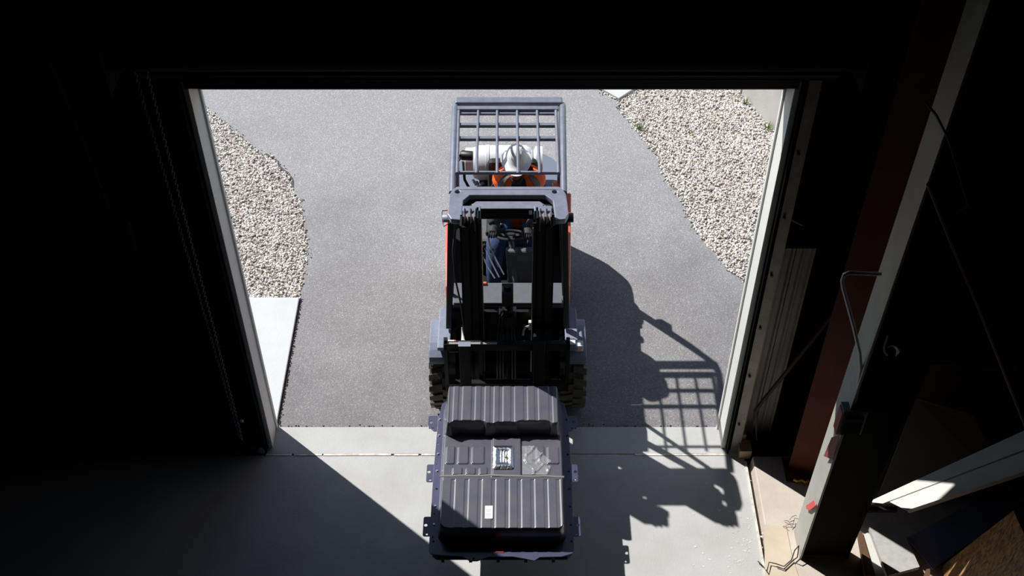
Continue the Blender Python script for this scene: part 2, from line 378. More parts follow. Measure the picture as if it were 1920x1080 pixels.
# weeds
for i, (px, py, h, lab) in enumerate([(1200, 243, .10, 'small green weed tuft in the gravel next to the driveway edge'), (1440, 243, .10, 'green weed tuft growing at the foot of the retaining wall corner'),
        (1399, 195, .08, 'tiny weed tuft at the retaining wall near the top of the opening'), (1296, 253, .045, 'sparse weed sprig in the middle of the right gravel bed')]):
    b = B(); c = P(px, py, 0)
    for k in range(26):
        a = random.uniform(0, 6.28); r = random.uniform(0, .03); q = c + Vector((r*math.cos(a), r*math.sin(a), -.01)); l = random.uniform(.5, 1)*h
        d = Vector((math.cos(a)*.5, math.sin(a)*.5, 1)); w = Vector((-math.sin(a), math.cos(a), 0))*.006
        b.add([q-w, q+w, q+d*l*.6+w*.6, q+d*l*.6-w*.6, q+d*l+Vector((math.cos(a), math.sin(a), -.3))*l*.2], [(0,1,2,3),(3,2,4)])
    tag(build(b, 'weed_tuft', M['grass'], origin=c), lab, 'weed', 'weeds in the gravel')

# ================================================================ BUILDING SHELL
DX0, DX1, DH = -2.005, 1.752, 3.64
WY0, WY1 = 6.04, 6.22
b = B(); b.box((-9, WY0, -.1), (DX0-.10, WY1, 10)); b.box((DX1+.13, WY0+.14, -.25), (7, WY1+.02, 10)); b.box((DX0-.10, WY0, DH+.06), (DX1+.13, WY1, 10))
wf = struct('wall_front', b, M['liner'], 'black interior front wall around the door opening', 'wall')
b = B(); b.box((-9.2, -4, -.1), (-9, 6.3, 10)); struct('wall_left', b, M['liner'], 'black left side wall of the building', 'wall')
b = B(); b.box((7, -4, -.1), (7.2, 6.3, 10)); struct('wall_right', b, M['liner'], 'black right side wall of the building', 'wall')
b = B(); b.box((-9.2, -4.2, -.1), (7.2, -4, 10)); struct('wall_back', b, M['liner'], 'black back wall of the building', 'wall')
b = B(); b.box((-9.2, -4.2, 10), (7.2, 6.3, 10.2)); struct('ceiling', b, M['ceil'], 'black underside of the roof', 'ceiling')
# ribbed siding seen from inside right of the door (each sheet a piece of the wall)
def ribbed(x0, x1, z0, z1, y):
    prof = []; x = x0
    while x < x1:
        for dx, dy in ((0, 0), (.035, 0), (.045, .022), (.060, .022), (.07, 0)):
            if x+dx <= x1: prof.append((x+dx, y-dy))
        x += .07
    bb = B(); n = len(prof)
    vs = [(p[0], p[1], z0) for p in prof] + [(p[0], p[1], z1) for p in prof] + [(p[0], y+.03, z0) for p in prof] + [(p[0], y+.03, z1) for p in prof]
    fs = [(i, i+1, n+i+1, n+i) for i in range(n-1)] + [(2*n+i, 3*n+i, 3*n+i+1, 2*n+i+1) for i in range(n-1)] + [(n+i, n+i+1, 3*n+i+1, 3*n+i) for i in range(n-1)] + [(i, 2*n+i, 2*n+i+1, i+1) for i in range(n-1)]
    fs += [(0, n, 3*n, 2*n), (n-1, 3*n-1, 4*n-1, 2*n-1)]
    bb.add(vs, fs); return bb
for x0, x1 in ((1.90, 2.04), (2.045, 2.20)): build(ribbed(x0, x1, .04, 2.235, 6.15), 'siding_panel', M['siding'], wf, label='ribbed grey siding sheet')
b = B(); b.box((1.89, 6.06, 2.235), (2.30, 6.17, 2.45)); build(b, 'girt', M['liner'], wf)

# the door opening: jambs, tracks, header, coil
dr = root('door_1', (0, 6.0, 0), 'raised coil door with pale steel jambs and a dark header around the opening', 'door', kind='structure')
def jamb(xi, s, name, lab):
    b = B(); b.box((min(xi, xi+s*.06), 6.005, 0), (max(xi, xi+s*.06), 6.23, DH+.05)); b.box((min(xi, xi-s*.014), 6.20, 0), (max(xi, xi-s*.014), 6.235, DH)); b.box((min(xi-s*.004, xi+s*.03), 6.0, 0), (max(xi-s*.004, xi+s*.03), 6.012, DH))
    return build(b, name, M['jamb'], dr, bevel=.003, label=lab)
jamb(DX0, -1, 'jamb', 'beige steel jamb left of the opening'); jamb(DX1, 1, 'jamb', 'white sunlit steel jamb right of the opening')
for xi, s in ((DX0, -1), (DX1, 1)):
    b = B(); x0, x1 = sorted((xi+s*.035, xi+s*.048)); b.box((x0, 5.93, .02), (x1, 6.03, DH+.1))
    x0, x1 = sorted((xi+s*.06, xi+s*.07)); b.box((x0, 5.97, .02), (x1, 6.03, DH+.1))
    build(b, 'guide_channel', M['coil'], dr)
    b = B(); x0, x1 = sorted((xi+s*.055, xi+s*.15)); b.box((x0, 5.985, .03), (x1, 5.995, DH+.2)); x0, x1 = sorted((xi+s*.148, xi+s*.153)); b.box((x0, 5.985, .03), (x1, 6.14, DH+.2))
    tr = build(b, 'guide_angle', M['coil'] if s < 0 else M['track'], dr, bevel=.002)  # left angle coloured near-black to stand in for the shade there
    for z in (.35, .95, 1.5, 2.05, 2.6, 3.15):
        bb = B(); c = Vector((xi+s*.10, 5.98, z)); bb.cyl(c, c+Vector((0,-.012,0)), .011, 6); build(bb, 'bolt', M['wire'], tr)
b = B(); b.box((DX0-.02, 6.0, DH), (DX1+.02, 6.22, DH+.1)); b.box((-2.27, 5.93, 3.75), (1.98, 5.99, 3.765)); b.box((-2.27, 5.90, 3.80), (1.98, 5.93, 3.815)); b.box((-2.27, 5.93, 3.75), (1.98, 5.95, 3.95)); b.box((DX0-.02, 6.20, 3.492), (DX1+.02, 6.235, DH+.1))
build(b, 'header', mat('header_steel', (.035, .035, .038), .5), dr, bevel=.003)
b = B(); b.tube([(-2.25, 5.68, 4.28), (1.96, 5.68, 4.28)], .24, 28); build(b, 'door_coil', M['coil'], dr, smooth=30)
b = B(); b.box((-2.28, 5.42, 4.0), (-2.25, 6.0, 4.55)); b.box((1.96, 5.42, 4.0), (1.99, 6.0, 4.55)); build(b, 'coil_bracket', M['liner'], dr)
# hand chain hanging left of the door: one loop of oval links
b = B(); 
path = [Vector((-2.275, 5.72, 4.2)), Vector((-2.205, 5.885, .28))]
def links(p, q, ph):
    L = (q-p).length; n = int(L/.026); d = (q-p)/L; a = d.cross(Vector((0,1,0))).normalized(); c = d.cross(a)
    for i in range(n):
        m = p + d*(i+.5)*.026; nn = a if (i+ph) % 2 else c; u = d; w = nn.cross(d)
        vs = []; N = 8; 
        for k in range(N):
            t = 2*math.pi*k/N; rad = u*math.cos(t)*.0165 + w*math.sin(t)*.009
            for e in ((.003, 0), (0, .003), (-.003, 0), (0, -.003)): vs.append(m + rad + rad.normalized()*e[0] + nn*e[1])
        b.add(vs, [(k*4+j, ((k+1) % N)*4+j, ((k+1) % N)*4+(j+1) % 4, k*4+(j+1) % 4) for k in range(N) for j in range(4)])
links(Vector((-2.262, 5.88, 4.2)), Vector((-2.212, 5.88, .27)), 0); links(Vector((-2.185, 5.88, 4.2)), Vector((-2.196, 5.88, .27)), 1)
links(Vector((-2.212, 5.88, .27)), Vector((-2.196, 5.88, .25)), 0)
chn = tag(build(b, 'hoist_chain', mat('chain_steel', (.16, .16, .19), .5, .3), origin=(-2.2, 5.88, .25)), 'thin steel hand chain loop hanging from the coil left of the opening', 'chain')
b = B(); b.box((-2.165, 5.86, .52), (-2.145, 5.875, .545)); tag(build(b, 'chain_clip', M['paper'], origin=(-2.155, 5.87, .52)), 'tiny white clip on the dark wall beside the hoist chain', 'clip')

# ================================================================ RIGHT SIDE OF THE BUILDING
# cream tapered column: flange to the door; web and outer flange coloured dark for shade
col = root('steel_column', (2.45, 5.0, .078), 'cream I-section steel column right of the door, sunlit at its foot', 'column')
def top_x(z): return 2.205 + .012*z
b = B(); z1 = 9.8
b.hexa([(2.20,4.885,.078),(2.215,4.885,.078),(2.215,5.13,.078),(2.20,5.13,.078)], [(2.32,4.885,z1),(2.335,4.885,z1),(2.335,5.13,z1),(2.32,5.13,z1)])
build(b, 'flange', M['cream'], col, label='cream flange facing the door')
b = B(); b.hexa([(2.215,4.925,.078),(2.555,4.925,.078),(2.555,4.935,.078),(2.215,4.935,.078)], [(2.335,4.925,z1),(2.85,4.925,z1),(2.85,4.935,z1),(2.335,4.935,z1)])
build(b, 'web', M['webm'], col, label='web plate, coloured dark for shade')
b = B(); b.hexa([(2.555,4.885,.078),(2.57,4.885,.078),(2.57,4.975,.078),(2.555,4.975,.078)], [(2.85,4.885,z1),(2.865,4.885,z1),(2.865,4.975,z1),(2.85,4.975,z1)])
build(b, 'flange', M['webm'], col, label='outer flange, coloured dark for shade')
# red-oxide column by the front wall
col2 = root('steel_column', (2.4, 5.7, .0), 'red-brown primed steel column behind the cream column, near the siding', 'column')
b = B(); b.hexa([(2.255,5.74,.08),(2.50,5.64,.08),(2.51,5.655,.08),(2.265,5.755,.08)], [(2.30,5.74,9.8),(2.57,5.64,9.8),(2.58,5.655,9.8),(2.31,5.755,9.8)]); build(b, 'flange', M['redox'], col2)
b = B(); b.hexa([(2.38,5.70,.08),(2.39,5.70,.08),(2.47,5.95,.08),(2.46,5.95,.08)], [(2.44,5.70,9.8),(2.45,5.70,9.8),(2.53,5.95,9.8),(2.52,5.95,9.8)]); build(b, 'web', M['redox'], col2)
b = B(); b.box((2.22,5.60,.078),(2.56,5.84,.09)); build(b, 'base_plate', M['redox'], col2)
# conduit with bend, switch box
Xc = 2.17
pts = [PY(1652, 514, 4.95), PY(1606, 512, 4.95), PY(1592, 511, 4.95), PY(1583, 515, 4.95), PY(1579, 526, 4.95), PY(1581, 540, 4.95), PY(1600, 610, 4.93), PY(1612, 662, 4.92), PY(1614, 690, 4.92), PY(1607, 738, 4.905), PY(1604, 755, 4.905)]
b = B(); b.tube(pts, .0115, 8); tag(build(b, 'conduit', mat('conduit_steel', (.62, .61, .66), .45, .2), origin=pts[-1], smooth=50), 'bent grey steel conduit running down the cream column', 'conduit')
p0, p1 = PY(1578, 757, 4.93), PY(1610, 800, 4.93)
bx = root('switch_box', (p0+p1)/2, 'small dark electrical box with a red side on the cream column under the conduit', 'electrical box')
b = B(); b.box((p0.x, 4.86, p1.z), (p1.x, 4.95, p0.z)); build(b, 'box_body', mat('dark_box', (.09,.1,.1), .5), bx, bevel=.004)
b = B(); b.box((p0.x-.006, 4.862, p1.z), (p0.x-.001, 4.94, p0.z-.02)); build(b, 'side_label', M['darkred'], bx)
b = B(); b.box((p0.x+.02, 4.84, p1.z+.02), (p1.x-.02, 4.859, p0.z-.05)); build(b, 'cover', M['webm'], bx, bevel=.003)
def quad(name, pts, m, lab, cat, th=.003, parent=None, **k):
    pts = [Vector(p) for p in pts]; n = (pts[1]-pts[0]).cross(pts[2]-pts[0]).normalized()*th
    b = B(); b.hexa(pts, [p+n for p in pts]); o = build(b, name, m, parent, origin=pts[0], **k)
    if lab: tag(o, lab, cat)
    return o
q = [PX(x, y, 2.20) for x, y in ((1549,855),(1562,862),(1575,815),(1564,820))]; q = [Vector((2.185 if i in (0,3) else 2.200, p.y, p.z)) for i, p in enumerate(q)]
quad('notice_card', q, M['darkred'], 'curled dark red card taped on the cream column below the electrical box', 'card')
q = [PX(x, y, 2.19) for x, y in ((1512,954),(1518,957),(1530,948),(1527,938),(1512,948))]
quad('tape_tag', q, M['red'], 'bright red tape tag on the lower part of the cream column', 'tag')
q = [PY(x, y, 4.98) for x, y in ((1594,888),(1625,882),(1598,868),(1580,864))]
quad('paper_sheet', q, M['bluesheet'], 'folded white paper stuck on the dark side of the cream column', 'paper')
# hook bracket on the web
b = B(); hp = [PY(x, y, 4.93) for x, y in ((1664,628),(1661,638),(1657,650),(1658,659),(1664,666))]
b.tube(hp, [(.006,.016)]*5, 8); hp2 = [PY(x, y, 4.93) for x, y in ((1662,650),(1672,645),(1681,647),(1685,656),(1679,668))]
b.tube(hp2, [.007,.012,.02,.018,.005], 8)
tag(build(b, 'hanger_hook', mat('hook_grey', (.75,.75,.78), .5), origin=hp[0], smooth=50), 'pale curved metal hook bracket on the dark side of the cream column', 'hook')
# diagonal brace, cable
b = B(); b.tube([PY(1742, 345, 4.8), PY(1788, 462, 4.8), PY(1834, 570, 4.8), PY(1925, 800, 4.8)], .016, 8)
tag(build(b, 'brace_rod', mat('brown_rod', (.2, .13, .11), .6), origin=PY(1925, 800, 4.8)), 'dark brown diagonal brace rod right of the cream column', 'rod')
b = B(); b.tube([PY(1733,190,4.875), PY(1755,215,4.86), PY(1777,258,4.86), PY(1798,325,4.86), PY(1812,372,4.86), PY(1814,385,4.87), PY(1790,400,4.9)], .007, 6)
tag(build(b, 'cable', mat('cable_grey', (.08,.08,.085), .7, spec=.2), origin=PY(1733,190,4.7)), 'thin grey cable hanging near the top of the cream column', 'cable')
b = B(); b.tube([Vector((2.03, 5.99, .12)), PY(1417, 770, 6.0), PY(1430, 752, 6.0), PY(1562, 590, 6.02)], [.004, .016, .016, .016], 8)
tag(build(b, 'broom_handle', M['brownrod'], origin=(2.03, 5.99, .1)), 'brown wooden stick leaning against the ribbed siding', 'stick')
# timber blocks by the right jamb
b = B(); b.box((1.885, 5.90, -.015), (1.985, 6.02, .09)); tag(build(b, 'timber_block', M['wood'], origin=(1.93,5.95,0), bevel=.004), 'pale timber block on the floor behind the right jamb', 'block')
b = B(); b.box((1.90, 6.03, -.015), (1.95, 6.11, .14)); tag(build(b, 'timber_block', M['wood'], origin=(1.92,6.07,0), bevel=.004), 'upright timber offcut between the right jamb and the siding', 'block')
# plywood strip on the pad, wire pieces
q = [P(x, y, .079) for x, y in ((1434,1090),(1500,1090),(1484,1040),(1474,988),(1433,984),(1425,1000))]
quad('plywood_strip', [q[0], q[1], q[2], q[3], q[4]], mat('stained_ply', (.62,.53,.42), .7, noise=6, col2=(.54,.45,.35)), 'tan plywood strip lying on the concrete pad beside the cream column', 'board', th=.006)
for i, (a, c) in enumerate((((1474,985),(1490,983)),((1480,975),(1487,968)),((1470,976),(1482,981)),((1487,968),(1494,968)),((1484,990),(1489,975)),((1468,987),(1476,990)))):
    b = B(); pa, pc = P(*a, .09), P(*c, .10); b.tube([pa, (pa+pc)/2+Vector((.004,.004,.008)), pc], .0022, 5)
    tag(build(b, 'wire_tie', M['wire'], origin=pa), 'short twisted wire tie on the pad, ' + ('longest, lying flattest', 'steeply tilted, far end', 'leftmost of the pile', 'touching the cream column', 'upright one in the middle', 'lowest of the pile')[i], 'wire', 'wire ties on the concrete pad')
b = B(); wp = [(1421,1052,.02),(1431,1062,.02),(1438,1071,.11),(1442,1054,.11),(1455,1057,.11),(1470,1062,.11),(1484,1050,.11),(1490,1032,.14),(1498,1023,.2),(1495,1045,.14),(1488,1050,.10),(1470,1067,.1),(1456,1062,.1)]
b.tube([P(*w) for w in wp], .0045, 6); tag(build(b, 'wire_loop', M['wire'], origin=P(1455,1057,.1)), 'long bent dark wire lying over the pad edge beside the cream column', 'wire')
b = B(); yp = [P(x, y, .11) for x, y in ((1488,899),(1495,902),(1503,900),(1510,904),(1516,901))]; b.tube(yp, .012, 6)
tag(build(b, 'strap_coil', M['yellow'], origin=yp[0]), 'short piece of yellow strap at the foot of the red-brown column', 'strap')

# two cream steel channels leaning up to the right, side by side
def PP(x, y, p0, n):
    r_ = ray(x, y); o = Vector((0, 0, CAM_H)); n = Vector(n); return o + r_ * ((Vector(p0)-o).dot(n) / r_.dot(n))
def PL(x, y): return PP(x, y, (2.72, 4.89, .80), (-.96, 0, 1))
def channel(a0, a1, b1, b0, lab):
    q = [PL(*p) for p in (a0, a1, b1, b0)]; n = Vector((-.96, 0, 1)).normalized(); b = B()
    e = (q[1]-q[0]).normalized(); w = (q[3]-q[0]).normalized()
    b.hexa([p - n*.008 for p in q], q)
    for p, g, sg in ((q[0], q[1], 1), (q[3], q[2], -1)): b.hexa([p - n*.045, g - n*.045, g - n*.045 + w*.008*sg, p - n*.045 + w*.008*sg], [p - n*.008, g - n*.008, g - n*.008 + w*.008*sg, p - n*.008 + w*.008*sg])
    tag(build(b, 'steel_channel', M['white'], origin=q[0]), lab, 'channel', 'cream channels leaning side by side')
channel((1700,957), (2120,818), (2120,772), (1668,941), 'white-primed steel channel leaning up to the right, the one nearer the strand board')
channel((1655,944), (2120,767), (2120,716), (1628,941), 'white-primed steel channel leaning up to the right, the one nearer the front wall')
b = B(); b.box((2.572, 4.885, .70), (2.80, 4.915, .735)); build(b, 'ledge_bracket', M['webm'], col)
b = B(); b.box((4.42, 4.3, .08), (4.60, 5.2, 2.20)); tag(build(b, 'rack_post', M['webm'], origin=(4.5, 4.75, .08), bevel=.004), 'dark steel rack end that the white channels lean on', 'rack')
# dark brown boards leaning behind
quad('leaning_board', [PY(1640,945,5.30), PY(1900,925,5.28), PY(1884,866,5.38), PY(1836,800,5.47), PY(1826,776,5.50), PY(1717,745,5.55)], M['board'], 'large dark brown board leaning behind the white channels', 'board', th=.012)
quad('leaning_board', [PY(1700,800,5.97), PY(1885,800,5.97), PY(1905,688,6.0), PY(1745,680,6.0)], M['board'], 'dark brown board leaning against the front wall, above the other board', 'board', th=.012)
# junk on pad
quad('fibre_board', [P(1661,1085,.15), P(1722,1068,.15), P(1685,988,.15), P(1628,994,.15)], M['fibre'], 'grey fibre board lying on the pad, half in sun, right of the cream column', 'board', th=.04)
q = [P(1642,1085,.10), P(1668,1085,.10), P(1630,1000,.10), P(1617,1005,.10)]
quad('primed_offcut', q, M['white'], 'white offcut strip beside the grey fibre board', 'board', th=.02)
quad('brown_plank', [P(1620,1085,.09), P(1638,1085,.09), P(1614,1004,.09), P(1606,1000,.09)], M['woodd'], 'narrow brown plank edge left of the white offcut', 'board', th=.05)
quad('sheet_panel', [P(1748,1068,.10), P(1905,958,.10), P(1830,940,.12), P(1700,1010,.12)], M['bluesheet'], 'dark blue-grey sheet between the fibre board and the strand board', 'sheet', th=.01)
quad('brown_plank', [P(1726,1095,.16), P(1742,1095,.16), P(1742,1070,.16), P(1735,1071,.16)], M['woodd'], 'brown timber end right of the grey fibre board', 'board', th=.03)
OP0, ON = (3.212, 4.548, .397), (-.19, .086, .035); e0, e1, e2 = (PP(x, y, OP0, ON) for x, y in ((1752,1072), (1900,957), (2010,1200))); e3 = PP(1800, 1300, OP0, ON); k0 = max(0, (.08-e0.z)/(e1.z-e0.z)); e0 = e0.lerp(e1, k0); k3 = max(0, (.08-e3.z)/(e2.z-e3.z)) if e2.z > e3.z else 0; e3 = e3.lerp(e2, k3); print('OSB', e0, e1, e2, e3)
quad('strand_board', [e0, e1, e2, e3], M['osb'], 'orange-brown strand board leaning in the bottom right, crossed by a sun sliver', 'board', th=.012)
# faint rods in the left dark
b = B(); b.tube([PY(95,120,6.035), PY(150,250,6.035), PY(205,390,6.035)], .005, 6)
tag(build(b, 'guy_cable', mat('cable_grey', (.08,.08,.085), .7, spec=.2), origin=PY(205,390,5.6)), 'barely visible thin cable on the dark left wall', 'cable')
b = B(); pa, pb = PY(240,415,6.03), PY(254,466,6.03); b.beam(pa, pb, .02, .03)
tag(build(b, 'bracket', mat('brown_rod', (.2,.13,.11), .6), origin=pb), 'short faint metal bracket on the dark wall left of the chain', 'bracket')

# ================================================================ FORKLIFT
XC = -.035
FK = root('forklift', (XC, 7.2, 0), 'orange and black forklift facing the building with a battery tray on its forks', 'forklift')
def fp(b, name, m, par=None, **k): return build(b, name, m, par or FK, **k)
def mir(x): return XC + x
AX = 6.615; R = .36
# chassis + side panels
b = B(); b.box((mir(-.40), 6.75, .22), (mir(.40), 8.4, .62)); b.box((mir(-.50), 6.95, .45), (mir(.50), 8.3, .60)); fp(b, 'chassis', M['black'], bevel=.01)
for s in (-1, 1):
    pr = [(6.98, .38), (8.1, .38), (8.35, .70), (8.2, .93), (7.4, .93), (7.02, .90), (6.96, .80)]
    b = B(); pr = [(min(y, 7.95 if s < 0 else 9), z) for y, z in pr]; wd = lambda y: .522 + .042*(y-6.9)
    b.hexa([(mir(s*.48), y, z) for y, z in pr], [(mir(s*wd(y)), y, z) for y, z in pr]); fp(b, 'side_panel', M['orange'], bevel=.012, label='orange side panel')
# counterweight: rounded back
def cwr(z, k=1.0):
    out = []
    for i in range(17):
        a = math.pi*i/16; out.append((mir(.54*math.cos(a)*k), 8.38 + .46*math.sin(a)**.8*k, z))
    return out + [(mir(-.54*k), 8.15, z), (mir(.54*k), 8.15, z)]
b = B(); b.hexa(cwr(.25, .93), cwr(.75)); b.hexa(cwr(.75), cwr(.97, .93)); fp(b, 'counterweight', M['counter'], smooth=40)
for bb in (((mir(.40), 8.0, .94), (mir(.50), 8.22, 1.06)),):
    b = B(); b.box(*bb); fp(b, 'rear_cover', M['orange'], bevel=.02, label='orange rear corner cover')
# hood under the seat, seat
b = B(); b.box((mir(-.36), 7.55, .60), (mir(.36), 8.2, .93)); fp(b, 'hood', M['cowl'], bevel=.03)
st = B(); st.box((mir(-.19), 7.55, .93), (mir(.27), 8.0, 1.03)); so_ = fp(st, 'seat', M['seat'], bevel=.04)
b = B(); b.box((mir(-.18), 8.0, 1.0), (mir(.26), 8.10, 1.42), Matrix.Rotation(math.radians(-8), 3, 'X')); fp(b, 'backrest', M['seat'], so_, bevel=.04)
b = B(); b.box((mir(.27), 7.65, 1.12), (mir(.33), 7.95, 1.2)); fp(b, 'armrest', M['seat'], so_, bevel=.02)
# floor and cowl
b = B(); b.box((mir(-.50), 6.92, .48), (mir(.50), 7.56, .53)); fp(b, 'floor_plate', M['cowl'])
b = B(); b.box((mir(-.50), 6.72, .40), (mir(.50), 6.94, .93)); cw = fp(b, 'cowl', M['black'], bevel=.03)
b = B(); b.box((mir(-.49), 6.74, .925), (mir(.49), 7.0, .965)); b.box((mir(-.45), 6.74, .97), (mir(.45), 6.80, .985)); fp(b, 'cowl_top', M['cowl'], cw, bevel=.01, label='grey dashboard top')
b = B(); b.hexa([(mir(.02),6.98,.53),(mir(.30),6.98,.53),(mir(.30),7.06,.53),(mir(.02),7.06,.53)], [(mir(-.02),7.22,1.12),(mir(.26),7.22,1.12),(mir(.26),7.30,1.10),(mir(-.02),7.30,1.10)]); fp(b, 'steering_cover', M['cowl'], cw, bevel=.015, label='grey sloping steering column cover')
b = B(); b.hexa([(mir(-.35),6.96,.95),(mir(-.17),6.96,.95),(mir(-.17),7.0,.95),(mir(-.35),7.0,.95)], [(mir(-.34),6.97,.985),(mir(-.18),6.97,.985),(mir(-.18),6.99,.985),(mir(-.34),6.99,.985)]); fp(b, 'lever_base', M['orange'], cw, label='orange strip at the lever roots')
sw = P(958, 441, 1.19); b = B(); nr = Vector((0, .45, 1)).normalized()
b.torus(sw, .125, .012, nr, 28, 8); b.beam(sw - Vector((.12,0,0)), sw + Vector((.12,0,0)), .03, .012); b.beam(sw, sw + Vector((0,-.11,.049)), .03, .012); b.cyl(sw-nr*.03, sw+nr*.015, .035, 12)
swo = fp(b, 'steering_wheel', M['seat'], smooth=40)
b = B(); b.cyl(sw - nr*.02, Vector((mir(.06), 7.1, .85)), .025, 10); fp(b, 'steering_shaft', M['cowl'], swo)
kn = sw + Vector((-.08, .09, -.02)); b = B(); b.lathe([(.0,.03),(.012,.03),(.02,.045),(.02,.06),(.012,.07),(0,.071)], kn, n=10, cap=False); fp(b, 'spinner_knob', M['blackgl'], swo, smooth=50)
lv = [((914,438,1.22),(917,456,1.16),(925,478,1.08),(935,500,1.0)), ((908,462,1.12),(922,492,1.04),(936,520,.97)), ((905,478,1.08),(914,500,1.02),(928,522,.97)), ((922,470,1.1),(933,492,1.04),(945,515,.98))]
for i, l in enumerate(lv):
    b = B(); pl = [P(*q) for q in l]; b.tube(pl, .007 if i else .009, 8); lo = fp(b, 'lever', M['steel'] if i == 0 else mat('lever_grey', (.22,.24,.32), .4, .3), smooth=50, label='bright steel lever' if i == 0 else None)
    b = B(); b.lathe([(.004,-.02),(.016,-.015),(.018,.01),(.010,.022)], pl[0], n=10); fp(b, 'lever_knob', M['blackgl'], lo, smooth=50)
# fenders
for s in (-1, 1):
    b = B(); x0, x1 = sorted((mir(s*.505), mir(s*.645))); n = 9; y0, y1 = AX-.25, AX+.17
    prof = [(AX + (R+.05)*math.cos(a), R + (R+.05)*math.sin(a)) for a in [math.radians(60 + 72*i/(n-1)) for i in range(n)]]
    prof = [(min(max(y, AX-.24), AX+.20), z) for y, z in prof]
    b.hexa([(x0, y, z-.025) for y, z in prof][::-1][:0] or [(x0, y, z) for y, z in prof] + [(x0, y, z-.03) for y, z in reversed(prof)], [(x1, y, z) for y, z in prof] + [(x1, y, z-.03) for y, z in reversed(prof)])
    fo = fp(b, 'fender', M['fender'], bevel=.006, label='dusty blue-grey front fender')
    b = B(); x0, x1 = sorted((mir(s*.47), mir(s*.575))); b.box((x0, AX-.20, R+R+.035), (x1, AX+.25, R+R+.075)); fp(b, 'step', M['fender'], fo, bevel=.008)
for q in ((1072, 641, .80), (1086, 645, .78)):
    b = B(); c = P(*q) ; b.box(c + Vector((-.03,-.035,-.06)), c + Vector((.03,.03,.012))); fp(b, 'clearance_lamp', M['steelc'], bevel=.004)
# wheels
def wheel(cx, cy, r, w, s):
    b = B(); prof = [(r*.62, -w/2), (r*.9, -w/2), (r*.97, -w/2+.02), (r*.97, w/2-.02), (r*.9, w/2), (r*.62, w/2)]
    b.lathe(prof, (cx, cy, r), 'x', 36, cap=False)
    n = 22
    for i in range(n):
        for h in (-1, 1):
            a = 2*math.pi*(i + (.5 if h > 0 else 0))/n; d = Vector((0, math.cos(a), math.sin(a))); t = Vector((0, -math.sin(a), math.cos(a))); c = Vector((cx + h*w*.26, cy, r)) + d*r*.965
            hw = w*.26; lw = .026; X = Vector((1,0,0))
            vs = [c + X*e*hw + t*(f*lw + e*h*.012) + d*g for g in (-.01, r*.045) for e, f in ((-1,-1),(1,-1),(1,1),(-1,1))]
            b.hexa(vs[:4], vs[4:])
    o = fp(b, 'wheel', M['rubber'], label='lugged black tyre', smooth=30)
    b = B(); b.lathe([(.02, -w*.38), (r*.35, -w*.40), (r*.45, -w*.3), (r*.62, -w*.46), (r*.64, w*.46), (r*.45, w*.3), (r*.35, w*.4), (.02, w*.38)], (cx, cy, r), 'x', 28); fp(b, 'rim', M['rim'], o, smooth=35)
    for i in range(6):
        a = i*math.pi/3; b = B(); c = Vector((cx + s*w*.41, cy + r*.27*math.cos(a), r + r*.27*math.sin(a))); b.cyl(c - Vector((.01,0,0)), c + Vector((.012*s,0,0)), .012, 6); fp(b, 'lug_nut', M['steel'], o)
for s in (-1, 1):
    wheel(mir(s*.54), AX, R, .21, s); wheel(mir(s*.44), 8.12, .27, .17, s)
b = B(); b.box((mir(-.46), AX-.09, R-.09), (mir(.46), AX+.09, R+.09)); fp(b, 'axle', M['black'], bevel=.02)
# overhead guard
GZ = 2.0
def G(x, y, z=GZ): return P(x, y, z)
og = B()
rl, rr = G(853.5, 190), G(1054.5, 190)
for s, x_f, x_r in ((-1, 848, 853.5), (1, 1057, 1054.5)):
    f = G(x_f, 362, GZ-.02); r_ = G(x_r, 192)
    low = Vector((mir(s*.475), 8.22, .95))
    og = B(); og.tube([f, f.lerp(r_, .4) + Vector((0,0,.008)), r_ + Vector((0,-.08,.0)), r_ + Vector((0,0,-.03)), r_ + Vector((0,.02,-.10)), r_.lerp(low, .3) + Vector((0,.02,0)), low], [.027,.027,.027,.029,.030,(.03,.04),(.03,.045)], 12)
    if s < 0: g0 = fp(og, 'overhead_guard', M['guard'], smooth=50, label='blue-grey tubular overhead guard')
    else: fp(og, 'side_rail', M['guard'], g0, smooth=50)

b = B(); b.beam(rl + Vector((0,.0,-.005)), rr + Vector((0,0,-.005)), .085, .05); fp(b, 'rear_bar', M['guard'], g0, bevel=.012)
b = B(); p, q = G(857, 204), G(1047, 204); b.beam(p, q, .05, .03); fp(b, 'rear_bar', M['guard'], g0, bevel=.006)
for (y, xl, xr, w, h) in ((212.5, 859, 1043, .035, .022), (235, 859, 1043.5, .035, .03), (260, 858, 1044, .035, .03), (324, 857, 1048, .018, .028)):
    b = B(); b.beam(G(xl, y, GZ-.02), G(xr, y, GZ-.02), w, h); fp(b, 'cross_bar', M['guard'], g0, bevel=.003)
for (xt, xb) in ((896.8, 893.3), (932.3, 932), (969.7, 971.5), (1007, 1012), (860, 857), (1042.5, 1047)):
    b = B(); b.tube([G(xt, 208, GZ+.002), G(xb, 325, GZ+.002)], .0115 if 890 < xt < 1010 else .014, 8); fp(b, 'grid_bar', M['guard'], g0, smooth=50)
# front legs of the guard
for s in (-1, 1):
    b = B(); a = P(846 if s < 0 else 1059, 400, 1.95)
    b.beam(a, Vector((mir(s*.485), 6.62, .82)), .05, .045); b.beam(a + Vector((s*-.03, .10, 0)), Vector((mir(s*.47), 6.86, .9)), .03, .03); fp(b, 'front_leg', M['blackgl'], g0, bevel=.006, label='black front leg')
